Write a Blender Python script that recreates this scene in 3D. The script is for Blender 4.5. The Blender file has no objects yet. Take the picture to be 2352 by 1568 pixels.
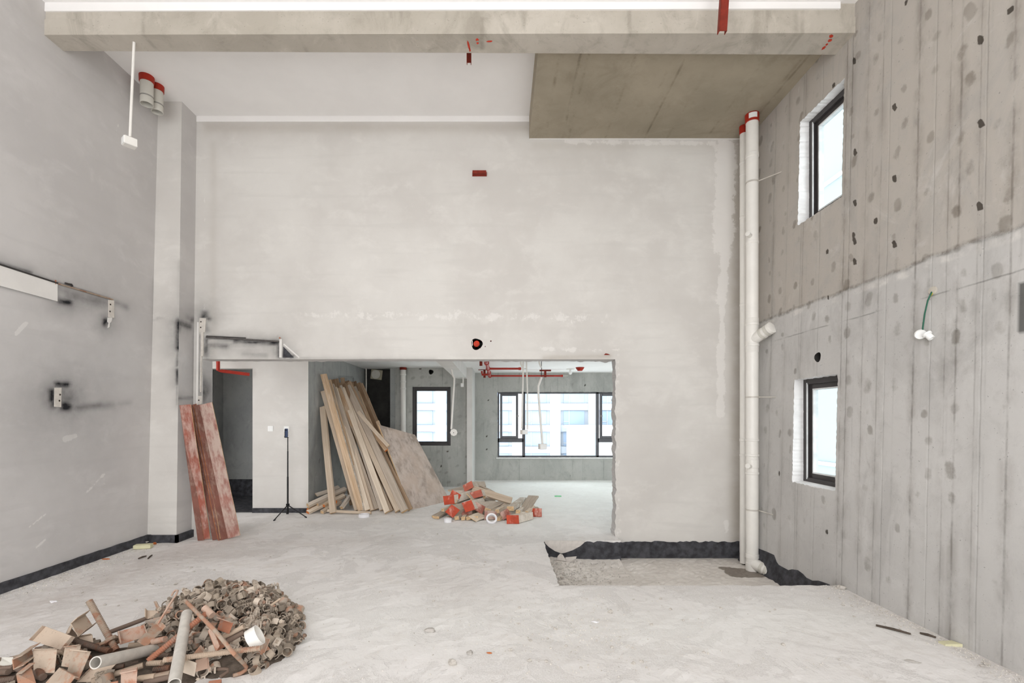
import bpy, bmesh, math, random
import numpy as np
from mathutils import Vector, Matrix, Quaternion, noise as mnoise

S = bpy.context.scene
COL = S.collection
RND = random.Random(11)
R = math.radians

# ------------------------------------------------------------------ camera
F = 1080.0            # focal length in pixels of the 2352 x 1568 photograph
VX, VY, H = 1150.0, 962.0, 1.5
cam_d = bpy.data.cameras.new('camera')
cam = bpy.data.objects.new('camera', cam_d)
COL.objects.link(cam)
cam.location = (0, 0, H)
cam.rotation_euler = (R(90), 0, 0)
cam_d.sensor_fit = 'HORIZONTAL'
cam_d.sensor_width = 36
cam_d.lens = 36 * F / 2352
cam_d.shift_x = (1176 - VX) / 2352
cam_d.shift_y = (VY - 784) / 2352
cam_d.clip_end = 300
S.camera = cam

# ------------------------------------------------------------------ world: bright overcast haze
w = bpy.data.worlds.new('overcast_sky')
S.world = w
w.use_nodes = True
bg = w.node_tree.nodes['Background']
bg.inputs['Color'].default_value = (0.985, 0.99, 1.0, 1)
bg.inputs['Strength'].default_value = 1.0

def portal(loc, rot, sx, sy):
    l = bpy.data.lights.new('window_portal', 'AREA')
    l.shape = 'RECTANGLE'; l.size = sx; l.size_y = sy
    o = bpy.data.objects.new('window_portal', l)
    COL.objects.link(o); o.location = loc; o.rotation_euler = rot
    l.cycles.is_portal = True
    return o
portal((-0.6, -2.3, 2.62), (R(90), 0, 0), 6.8, 5.2)          # glazed front behind the camera
portal((1.0, 11.9, 1.36), (R(-90), 0, 0), 2.4, 1.7)           # far window
portal((-1.53, 10.8, 1.56), (R(-90), 0, 0), 0.95, 1.4)        # alcove window
portal((4.95, 8.95, 1.3), (0, R(90), 0), 2.5, 4.7)             # unseen side opening added to brighten the far room

S.view_settings.view_transform = 'Standard'
S.view_settings.look = 'None'
S.view_settings.gamma = 1
S.view_settings.use_curve_mapping = False
S.view_settings.exposure = 1.98
S.cycles.max_bounces = 8
S.cycles.diffuse_bounces = 6
S.cycles.glossy_bounces = 2
S.cycles.use_adaptive_sampling = True
S.cycles.adaptive_threshold = .05
S.cycles.transparent_max_bounces = 12

# ------------------------------------------------------------------ measuring helpers
def at(px, py, d):
    return Vector(((px - VX) * d / F, d, H + (VY - py) * d / F))
def on_floor(px, py, z=0.0):
    return at(px, py, (H - z) * F / (py - VY))
LX0, LXS = -4.30, 0.025          # left wall: x = LX0 + LXS z
RX0, RXS = 3.045, 0.022          # right wall
def on_left(px, py, off=0.0):
    dx, dz = (px - VX) / F, (VY - py) / F
    return at(px, py, (LX0 + off + LXS * H) / (dx - LXS * dz))
def on_right(px, py, off=0.0):
    dx, dz = (px - VX) / F, (VY - py) / F
    return at(px, py, (RX0 - off + RXS * H) / (dx - RXS * dz))
DB = 6.0                         # back wall
def on_back(px, py, off=0.0):
    return at(px, py, DB - off)

# ------------------------------------------------------------------ node helpers
def lin(c):
    return tuple(((v / 255) / 12.92 if v <= 10 else ((v / 255 + .055) / 1.055) ** 2.4) for v in c)
class NT:
    def __init__(s, name):
        s.m = bpy.data.materials.new(name); s.m.use_nodes = True
        s.t = s.m.node_tree; s.n = s.t.nodes; s.l = s.t.links
        s.b = s.n['Principled BSDF']
        s.b.inputs['Roughness'].default_value = .85
        s.b.inputs['Specular IOR Level'].default_value = .25
        s.tc = s.n.new('ShaderNodeTexCoord')
    def put(s, sock, v):
        if hasattr(v, 'is_output') or isinstance(v, bpy.types.NodeSocket): s.l.new(v, sock)
        elif isinstance(v, (tuple, list)): sock.default_value = tuple(v) + ((1,) if len(v) == 3 and len(sock.default_value) == 4 else ())
        else: sock.default_value = v
    def vec(s, scale=(1, 1, 1), kind='Object', rot=(0, 0, 0), loc=(0, 0, 0)):
        mp = s.n.new('ShaderNodeMapping'); s.l.new(s.tc.outputs[kind], mp.inputs[0])
        mp.inputs['Scale'].default_value = scale; mp.inputs['Rotation'].default_value = rot; mp.inputs['Location'].default_value = loc
        return mp.outputs[0]
    def noise(s, scale, detail=4, rough=.55, vec=None, dist=0):
        n = s.n.new('ShaderNodeTexNoise'); n.inputs['Scale'].default_value = scale
        n.inputs['Detail'].default_value = detail; n.inputs['Roughness'].default_value = rough; n.inputs['Distortion'].default_value = dist
        s.l.new(vec if vec is not None else s.tc.outputs['Object'], n.inputs['Vector'])
        return n.outputs[0]
    def voro(s, scale, vec=None, feature='F1', rand=1):
        n = s.n.new('ShaderNodeTexVoronoi'); n.feature = feature
        n.inputs['Scale'].default_value = scale; n.inputs['Randomness'].default_value = rand
        s.l.new(vec if vec is not None else s.tc.outputs['Object'], n.inputs['Vector'])
        return n.outputs['Distance']
    def math(s, op, a, b=0.0, c=0.0, clamp=False):
        n = s.n.new('ShaderNodeMath'); n.operation = op; n.use_clamp = clamp
        s.put(n.inputs[0], a); s.put(n.inputs[1], b); s.put(n.inputs[2], c)
        return n.outputs[0]
    def step(s, v, lo, hi, a=0., b=1.):
        n = s.n.new('ShaderNodeMapRange'); n.interpolation_type = 'SMOOTHSTEP'
        s.put(n.inputs[0], v); s.put(n.inputs[1], lo); s.put(n.inputs[2], hi); s.put(n.inputs[3], a); s.put(n.inputs[4], b)
        return n.outputs[0]
    def mix(s, f, a, b, mode='MIX'):
        n = s.n.new('ShaderNodeMix'); n.data_type = 'RGBA'; n.blend_type = mode
        s.put(n.inputs[0], f); s.put(n.inputs[6], a); s.put(n.inputs[7], b)
        return n.outputs[2]
    def ramp(s, f, stops):
        n = s.n.new('ShaderNodeValToRGB'); e = n.color_ramp.elements
        while len(e) < len(stops): e.new(.5)
        for q, (p, c) in zip(e, stops): q.position = p; q.color = tuple(c) + (1,)
        s.l.new(f, n.inputs[0]); return n.outputs[0]
    def attr(s, name='paint'):
        n = s.n.new('ShaderNodeAttribute'); n.attribute_name = name
        sp = s.n.new('ShaderNodeSeparateColor'); s.l.new(n.outputs['Color'], sp.inputs[0])
        return sp.outputs[0], sp.outputs[1], sp.outputs[2]
    def sep(s, v=None):
        n = s.n.new('ShaderNodeSeparateXYZ'); s.l.new(v if v is not None else s.tc.outputs['Object'], n.inputs[0]); return n.outputs
    def rnd(s):
        return s.n.new('ShaderNodeObjectInfo').outputs['Random']
    def color(s, c): s.put(s.b.inputs['Base Color'], c)
    def rough(s, v): s.put(s.b.inputs['Roughness'], v)
    def bump(s, h, strength=.3, dist=.01):
        n = s.n.new('ShaderNodeBump'); n.inputs['Strength'].default_value = strength; n.inputs['Distance'].default_value = dist
        s.l.new(h, n.inputs['Height']); s.l.new(n.outputs[0], s.b.inputs['Normal'])

MAT = {}
def simple(name, rgb, rough=.7, metal=0, var=.12, scale=8, bump=0.0, spec=.25):
    t = NT(name); c = lin(rgb)
    f = t.noise(scale, 5, .6)
    t.color(t.mix(t.step(f, .3, .7), [v * (1 - var) for v in c], [min(1, v * (1 + var)) for v in c]))
    t.rough(rough); t.b.inputs['Metallic'].default_value = metal; t.b.inputs['Specular IOR Level'].default_value = spec
    if bump: t.bump(t.noise(scale * 6, 4), bump, .004)
    MAT[name] = t.m
    return t.m

def plaster(name, base, dark, soot=True):
    t = NT(name)
    so, li, st = t.attr()
    a = t.noise(.9, 5, .6); b = t.noise(2.6, 6, .65, t.vec((1, 1, 1.5)), .35); g = t.noise(26, 4, .6)
    tr = t.noise(2.0, 3, .5, t.vec((.5, .5, 5)))
    c = t.mix(t.step(a, .32, .68), lin(dark), lin(base))
    c = t.mix(t.math('MULTIPLY', t.step(b, .5, .72), .45), c, lin(tuple(min(255, v + 9) for v in base)))
    c = t.mix(t.math('MULTIPLY', t.step(tr, .52, .7), .35), c, lin(tuple(v - 14 for v in base)))
    c = t.mix(t.math('MULTIPLY', t.step(g, .6, .75), .12), c, lin(tuple(v - 30 for v in base)))
    # brown smudges, new light plaster with a torn edge, soot
    c = t.mix(t.math('MULTIPLY', st, t.step(b, .25, .7, .5, 1), clamp=True), c, lin((172, 164, 152)))
    lm = t.step(t.math('ADD', li, t.math('MULTIPLY', t.math('SUBTRACT', t.noise(6, 8, .75), .5), 1.7)), .42, .56)
    c = t.mix(t.math('MULTIPLY', lm, .5), c, lin((236, 233, 229)))
    sm = t.math('MULTIPLY', so, t.step(t.noise(7, 5, .6), .2, .7, .75, 1.2), clamp=True)
    c = t.mix(sm, c, lin((36, 36, 39)))
    t.color(c); t.rough(.92)
    t.bump(t.math('ADD', t.math('MULTIPLY', b, .5), t.math('MULTIPLY', g, .25)), .25, .006)
    MAT[name] = t.m
plaster('plaster_back', (217, 214, 209), (206, 202, 197))
plaster('plaster_left', (206, 203, 201), (195, 192, 190))  # same plaster darkened, the left wall's weaker light in its colour

def concrete(name, base, dark, lines=2.6, axis=1, brown=None, joint=None, blot=1.0, line_amt=.5, fine=1.0, seam=None, expl=(), patch=.55):
    t = NT(name)
    ho, pa, st = t.attr()
    a = t.noise(.8, 6, .62); b = t.noise(4.0, 6, .7, None, .6); g = t.noise(45, 5, .65)
    c = t.mix(t.step(a, .3, .7), lin(dark), lin(base))
    if brown is not None:
        z = t.sep()[2]
        zz = t.math('ADD', z, t.math('MULTIPLY', t.math('SUBTRACT', t.noise(3, 4), .5), .09))
        up = t.step(zz, joint - .012, joint + .012)
        c = t.mix(t.math('MULTIPLY', up, t.step(a, .2, .8, .75, 1)), c, lin(brown))
        jl = t.math('SUBTRACT', 1, t.step(t.math('ABSOLUTE', t.math('SUBTRACT', zz, joint)), .004, .03))
        c = t.mix(t.math('MULTIPLY', jl, t.step(t.noise(9, 6, .75), .4, .62, .15, .8)), c, (.38, .36, .34), 'MULTIPLY')
        j2 = t.math('SUBTRACT', 1, t.step(t.math('ABSOLUTE', t.math('SUBTRACT', zz, joint - .045)), .012, .04))
        c = t.mix(t.math('MULTIPLY', j2, t.step(t.noise(2.1, 5, .7), .45, .6)), c, lin((214, 211, 206)))
    c = t.mix(t.math('MULTIPLY', t.step(b, .5, .75), .4 * blot), c, lin(tuple(v - 22 for v in dark)))
    c = t.mix(t.math('MULTIPLY', t.step(b, .25, .42, 1, 0), .3 * blot), c, lin(tuple(min(255, v + 12) for v in base)))
    sm_ = t.step(t.noise(1.5, 7, .7, t.vec((1, 1, .45)), 1.0), .5, .66)
    c = t.mix(t.math('MULTIPLY', sm_, .34 * blot), c, lin(tuple(v - 30 for v in dark)), 'MIX')
    wh = t.step(t.noise(2.3, 7, .72, t.vec((1, 1, .7), loc=(9, 3, 2)), .8), .55, .72)
    c = t.mix(t.math('MULTIPLY', wh, .3 * blot), c, lin(tuple(min(255, v + 16) for v in base)))
    if seam is not None:
        zs = t.math('ADD', t.sep()[2], t.math('MULTIPLY', t.math('SUBTRACT', t.noise(4, 5), .5), .03))
        sl = t.math('SUBTRACT', 1, t.step(t.math('ABSOLUTE', t.math('SUBTRACT', zs, seam)), .001, .009))
        c = t.mix(t.math('MULTIPLY', t.math('MULTIPLY', sl, t.step(t.noise(2.6, 4), .42, .6)), .6), c, lin(tuple(v - 70 for v in dark)))
    # formwork seams: irregular upright lines
    sv = [0.0, 0.0, 0.0]; sv[axis] = lines
    vd = t.n.new('ShaderNodeTexVoronoi'); vd.voronoi_dimensions = '1D'; vd.feature = 'DISTANCE_TO_EDGE'
    vd.inputs['Scale'].default_value = lines
    wob = t.math('MULTIPLY', t.math('SUBTRACT', t.noise(5, 3), .5), .012)
    s1 = t.sep()[axis]
    t.l.new(t.math('ADD', s1, wob), vd.inputs['W'])
    ln = t.math('SUBTRACT', 1, t.step(vd.outputs['Distance'], .004, .022))
    lb = t.math('SUBTRACT', 1, t.step(vd.outputs['Distance'], .0, .16))
    br = t.step(t.noise(2.2, 5, .7, t.vec((1, 1, .8))), .38, .62)
    c = t.mix(t.math('MULTIPLY', t.math('MULTIPLY', ln, br), line_amt), c, lin(tuple(v - 70 for v in dark)))
    c = t.mix(t.math('MULTIPLY', t.math('MULTIPLY', lb, br), line_amt * .35), c, lin(tuple(v - 45 for v in dark)))
    if expl:
        na = t.step(t.noise(2.4, 5, .75, t.vec((1, 1.6, .9), loc=(3, 2, 1))), .34, .62)
        nb_ = t.step(t.noise(1.8, 5, .7, t.vec((1, 2.2, 1.2), loc=(8, 5, 1))), .40, .66)
        s2 = t.math('ADD', s1, wob); acc = 0.0; acb = 0.0
        for (yl, wd_, am) in expl:
            dl = t.math('ABSOLUTE', t.math('SUBTRACT', s2, yl))
            acc = t.math('MAXIMUM', t.step(dl, wd_ * .1, wd_ * 1.3, am, 0.0), acc)
            acb = t.math('MAXIMUM', t.step(dl, 0.0, .07, am, 0.0), acb)
        c = t.mix(t.math('MULTIPLY', t.math('MULTIPLY', acc, na), .72), c, (.40, .38, .36), 'MULTIPLY')
        c = t.mix(t.math('MULTIPLY', t.math('MULTIPLY', acb, nb_), .9), c, (.62, .60, .58), 'MULTIPLY')
    v2 = t.n.new('ShaderNodeTexVoronoi'); v2.voronoi_dimensions = '1D'; v2.feature = 'DISTANCE_TO_EDGE'
    v2.inputs['Scale'].default_value = lines * 2.3
    t.l.new(t.math('ADD', t.math('ADD', s1, 7.3), wob), v2.inputs['W'])
    l2 = t.math('SUBTRACT', 1, t.step(v2.outputs['Distance'], .0, .07))
    b2 = t.step(t.noise(3.1, 6, .75, t.vec((1, 1, .55), loc=(4, 1, 2))), .46, .7)
    c = t.mix(t.math('MULTIPLY', t.math('MULTIPLY', l2, b2), line_amt * 1.1), c, lin(tuple(v - 55 for v in dark)))
    # tie-cone patches, pitting, tie holes
    nz = t.math('MULTIPLY', t.math('SUBTRACT', t.noise(14, 7, .75), .5), 1.5)
    pm = t.math('MULTIPLY', t.step(t.math('ADD', pa, t.math('MULTIPLY', nz, .7)), .2, .75), t.step(pa, .08, .3))
    pv = t.step(t.noise(3.3, 3, .5), .35, .65, .55, 1.0)
    c = t.mix(t.math('MULTIPLY', t.math('MULTIPLY', pm, pv), patch), c, (.56, .54, .51), 'MULTIPLY')
    c = t.mix(t.math('MULTIPLY', t.step(t.noise(16, 7, .75, t.vec((1, 1, .6))), .55, .75), .35 * fine), c, (.70, .68, .66), 'MULTIPLY')
    pit = t.step(t.noise(60, 3, .6), .67, .73)
    c = t.mix(t.math('MULTIPLY', pit, .6 * fine), c, lin(tuple(v - 80 for v in dark)))
    c = t.mix(t.math('MULTIPLY', st, 1.0, clamp=True), c, lin((72, 72, 70)))
    hm = t.math('MULTIPLY', t.step(t.math('ADD', ho, t.math('MULTIPLY', nz, .5)), .3, .6), t.step(ho, .05, .2))
    c = t.mix(hm, c, (.20, .185, .17), 'MULTIPLY')
    t.color(c); t.rough(.9)
    hgt = t.math('SUBTRACT', t.math('ADD', t.math('MULTIPLY', b, .5), t.math('MULTIPLY', g, .2)), t.math('ADD', t.math('MULTIPLY', ln, .5), t.math('MULTIPLY', hm, .8)))
    t.bump(hgt, .35, .008)
    MAT[name] = t.m
concrete('concrete_right', (204, 202, 199), (190, 188, 185), 2.4, 1, (182, 175, 166), 2.66, seam=2.385, patch=.9, line_amt=.22, expl=[(5.38, .008, .5), (5.13, .007, .45), (4.85, .008, .5), (4.27, .009, .8), (4.2, .006, .6), (4.02, .007, .6), (3.86, .008, .55), (3.52, .010, .9), (3.27, .007, .6), (3.19, .010, .8), (3.06, .007, .5), (2.857, .009, .8)])
concrete('concrete_slab', (172, 162, 144), (152, 143, 126), 1.1, 0, line_amt=.45, blot=.7, fine=.3)
concrete('concrete_beam', (196, 189, 178), (174, 167, 155), .75, 0, line_amt=.25, blot=1.5, fine=.9)
concrete('concrete_far', (190, 190, 185), (172, 173, 168), 1.9, 0, line_amt=.4, blot=1.2)
concrete('concrete_side', (177, 178, 175), (155, 157, 156), 2.2, 1, line_amt=.35, blot=1.2)
simple('white_paint', (244, 242, 240), .8, var=.02, scale=2, bump=.05)
simple('white_paint_dull', (224, 221, 217), .85, var=.04, scale=3, bump=.1)
simple('reveal_plaster', (232, 231, 230), .9, var=.05, scale=9, bump=.4)
simple('black_membrane', (68, 68, 72), .8, var=.45, scale=12, bump=.5)
simple('black_wall', (58, 56, 54), .9, var=.3, scale=5, bump=.2)
simple('pvc_white', (232, 229, 223), .35, var=.03, scale=5, spec=.45)
simple('pvc_grey', (206, 203, 194), .45, var=.05, scale=6, spec=.4)
simple('pvc_shade', (150, 148, 142), .6)
simple('red_paint', (196, 62, 40), .5, var=.2, scale=20)
simple('red_primer', (128, 44, 30), .6, var=.2, scale=14)
simple('red_collar', (160, 44, 28), .5, var=.15)
simple('red_pipe', (170, 54, 42), .4, var=.12)
simple('window_frame', (62, 58, 58), .45, var=.08, spec=.4)
simple('window_frame_grey', (92, 92, 96), .45, var=.08, spec=.4)
simple('gasket_white', (220, 222, 222), .5)
simple('handle_grey', (120, 118, 116), .35, metal=.5)
simple('black_plastic', (26, 26, 28), .45, var=.1)
simple('phone_blue', (70, 82, 110), .3, var=.1)
simple('switch_white', (240, 240, 238), .35, var=.01)
simple('steel_plate', (206, 200, 192), .6, var=.1, scale=20)
simple('hole_dark', (52, 42, 36), .9)
simple('steel_strip', (92, 88, 86), .6, metal=.2, var=.2, scale=20)
simple('cable_green', (44, 92, 74), .5)
simple('cable_yellow', (180, 170, 60), .5)
simple('wire_dark', (50, 46, 44), .6)
simple('mortar_chip', (206, 200, 192), .95, var=.12, scale=20, bump=.5)
simple('stone_grey', (198, 193, 187), .95, var=.15, scale=30, bump=.5)
simple('foam_yellow', (216, 212, 178), .9, var=.06)
simple('orange_bit', (190, 108, 58), .8)
simple('stick_dark', (82, 72, 64), .85, var=.2)
simple('tape_white', (238, 237, 240), .5, var=.02)
simple('green_tape', (120, 214, 150), .5, var=.05)
simple('fan_plastic', (176, 170, 150), .6, var=.1)
simple('galvanised', (204, 199, 191), .5, metal=.15, var=.1, scale=14, bump=.15)
simple('tube_dark', (58, 55, 54), .7)
simple('facade_white', (190, 190, 189), .9, var=.02, scale=.3)
simple('facade_grey', (174, 180, 190), .9, var=.02, scale=.3)
simple('facade_glass', (154, 171, 194), .5, var=.05, scale=.4)
simple('facade_cyan', (148, 158, 161), .9, var=.02, scale=.3)
simple('dirt_core', (92, 82, 73), .95, var=.3, scale=25, bump=.6)
simple('dust_pale', (205, 199, 193), .95, var=.08, scale=20, bump=.4)

def mat_floor():
    t = NT('floor_cement')
    di, li, wet = t.attr()
    a = t.noise(.7, 6, .62); b = t.noise(2.6, 7, .7, None, 1.0); g = t.noise(30, 6, .7); k = t.noise(9, 7, .72, None, .8)
    c = t.mix(t.step(a, .32, .66), lin((226, 223, 220)), lin((237, 234, 232)))
    c = t.mix(t.math('MULTIPLY', t.step(b, .5, .68), .6), c, lin((220, 215, 209)))
    c = t.mix(t.math('MULTIPLY', t.step(k, .56, .68), .5), c, lin((204, 198, 192)))
    c = t.mix(t.math('MULTIPLY', t.step(g, .62, .72), .35), c, lin((170, 164, 158)))
    c = t.mix(t.math('MULTIPLY', t.step(t.noise(70, 3, .6), .68, .74), .5), c, lin((150, 143, 137)))
    c = t.mix(t.math('MULTIPLY', t.step(t.noise(55, 3, .6, t.vec((1, 1, 1), loc=(3, 7, 1))), .68, .74), .5), c, lin((238, 236, 233)))
    cr = t.noise(1.7, 8, .68, t.vec((1, 1, 1), loc=(5, 2, 0)), .7)
    gr = t.step(cr, .505, .525)
    gc = t.mix(t.step(t.noise(110, 3, .6), .4, .6), lin((200, 196, 193)), lin((226, 223, 220)))
    c = t.mix(t.math('MULTIPLY', gr, .55), c, gc)
    dm = t.math('MULTIPLY', di, t.step(k, .3, .62, .35, 1), clamp=True)
    c = t.mix(t.math('MULTIPLY', dm, .8), c, lin((196, 188, 183)))
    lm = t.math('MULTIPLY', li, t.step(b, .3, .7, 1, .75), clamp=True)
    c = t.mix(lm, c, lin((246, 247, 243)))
    c = t.mix(t.math('MULTIPLY', wet, t.step(k, .3, .6, .8, 1), clamp=True), c, lin((120, 112, 102)))
    t.color(c); t.rough(.9)
    t.bump(t.math('ADD', t.math('ADD', t.math('MULTIPLY', k, .6), t.math('MULTIPLY', g, .4)), t.math('MULTIPLY', gr, -.25)), .5, .012)
    MAT['floor_cement'] = t.m
mat_floor()
def mat_pit():
    t = NT('pit_cement')
    b = t.noise(2.6, 7, .7); g = t.noise(30, 6, .7)
    c = t.mix(t.step(b, .35, .65), lin((214, 208, 201)), lin((230, 225, 219)))
    c = t.mix(t.math('MULTIPLY', t.step(g, .58, .7), .5), c, lin((186, 179, 172)))
    di, li, wet = t.attr()
    wm = t.step(t.math('ADD', wet, t.math('MULTIPLY', t.math('SUBTRACT', t.noise(8, 5), .5), .4)), .4, .55)
    c = t.mix(t.math('MULTIPLY', wm, .85), c, lin((118, 108, 98)))
    t.color(c); t.bump(t.math('ADD', b, t.math('MULTIPLY', g, .4)), .5, .012); MAT['pit_cement'] = t.m
mat_pit()

def mat_wood(name, ca, cb, cc, white=0.0):
    t = NT(name)
    r = t.rnd()
    v = t.vec((1, 1, .045))
    g = t.noise(55, 6, .65, v, .6); b = t.noise(7, 5, .6, t.vec((1, 1, .25)))
    k = t.noise(22, 4, .6, t.vec((1, 1, .3)))
    c = t.mix(t.step(g, .35, .65), lin(ca), lin(cb))
    c = t.mix(t.math('MULTIPLY', t.step(b, .5, .7), .7), c, lin(cc))
    c = t.mix(t.math('MULTIPLY', t.step(k, .66, .72), .55), c, lin((104, 86, 72)))
    c = t.mix(t.math('MULTIPLY', t.step(r, .0, 1., 0, .5), 1), c, lin((168, 150, 132)), 'MULTIPLY')
    if white: c = t.mix(t.math('MULTIPLY', t.step(t.noise(9, 5, .7), .45, .6), white), c, lin((222, 220, 214)))
    t.color(c); t.rough(.85); t.bump(g, .35, .003); MAT[name] = t.m
mat_wood('wood_pale', (232, 218, 200), (214, 198, 178), (234, 224, 211))
mat_wood('wood_warm', (222, 198, 170), (200, 170, 138), (228, 214, 196))
mat_wood('wood_brown', (186, 160, 134), (156, 130, 106), (202, 182, 158))
mat_wood('wood_white', (222, 212, 198), (202, 190, 174), (216, 212, 204), .85)
mat_wood('wood_grey', (218, 208, 195), (198, 186, 172), (226, 218, 208))
simple('wood_end', (206, 176, 138), .85, var=.2, scale=30)
simple('wood_end_orange', (214, 122, 62), .8, var=.2, scale=30)

def mat_film(name, red, pale, amt):
    t = NT(name)
    a = t.noise(5, 6, .65, t.vec((1, 1, .6))); b = t.noise(16, 6, .7, t.vec((1, 1, .25))); r = t.rnd()
    c = t.mix(t.step(t.noise(3, 4), .35, .65), lin(red), lin(tuple(v * .8 for v in red)))
    f = t.step(t.math('ADD', t.math('MULTIPLY', a, .6), t.math('MULTIPLY', b, .4)), .62 - amt, .8 - amt)
    c = t.mix(t.math('MULTIPLY', f, .85), c, lin(pale))
    t.color(c); t.rough(.65); t.bump(b, .2, .002); MAT[name] = t.m
mat_film('film_red', (168, 98, 82), (208, 180, 168), .2)
mat_film('film_brown', (138, 92, 80), (186, 160, 146), .16)
mat_film('film_dusty', (168, 112, 100), (206, 186, 174), .24)
mat_film('film_bright', (206, 84, 58), (226, 182, 168), .13)
mat_film('film_pink', (204, 112, 92), (222, 186, 174), .12)
mat_film('ply_face', (196, 178, 164), (206, 192, 182), .2)
simple('ply_edge', (208, 176, 136), .85, var=.2, scale=40)
simple('ply_edge_orange', (206, 132, 76), .85, var=.2, scale=40)

def mat_rust(name, dust, rust, amt):
    t = NT(name)
    r = t.rnd()
    a = t.noise(11, 6, .65); g = t.noise(60, 5, .7)
    d2 = t.mix(r, lin(dust), lin(tuple(v * .72 for v in dust)))
    f = t.step(t.math('ADD', a, t.math('MULTIPLY', t.math('SUBTRACT', r, .5), .25)), .62 - amt, .78 - amt)
    c = t.mix(t.math('MULTIPLY', f, .8), d2, lin(rust))
    c = t.mix(t.math('MULTIPLY', t.step(g, .58, .7), .45), c, lin((92, 74, 62)))
    t.color(c); t.rough(.75); t.b.inputs['Metallic'].default_value = .1; t.bump(g, .5, .003); MAT[name] = t.m
mat_rust('rust_dusty', (206, 187, 168), (172, 124, 98), .13)
mat_rust('rust_orange', (200, 172, 154), (170, 108, 80), .2)
mat_rust('rust_dark', (126, 108, 96), (118, 82, 64), .1)
mat_rust('rust_thread', (190, 170, 150), (146, 102, 80), .12)
mat_rust('coupler_iron', (176, 162, 146), (160, 120, 96), .03)
mat_rust('coupler_pale', (216, 202, 186), (192, 140, 112), .07)
def mat_glass():
    t = NT('clear_glass')
    tr = t.n.new('ShaderNodeBsdfTransparent'); gl = t.n.new('ShaderNodeBsdfGlossy'); mx = t.n.new('ShaderNodeMixShader')
    gl.inputs['Roughness'].default_value = .02
    tr.inputs['Color'].default_value = (.93, .97, .98, 1)
    fr = t.n.new('ShaderNodeLayerWeight'); fr.inputs[0].default_value = .3
    fac = t.math('MULTIPLY', t.math('POWER', fr.outputs['Facing'], 3.0), .25)
    t.l.new(fac, mx.inputs[0]); t.l.new(tr.outputs[0], mx.inputs[1]); t.l.new(gl.outputs[0], mx.inputs[2])
    t.l.new(mx.outputs[0], t.n['Material Output'].inputs[0]); t.n.remove(t.b)
    MAT['clear_glass'] = t.m
mat_glass()

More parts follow.
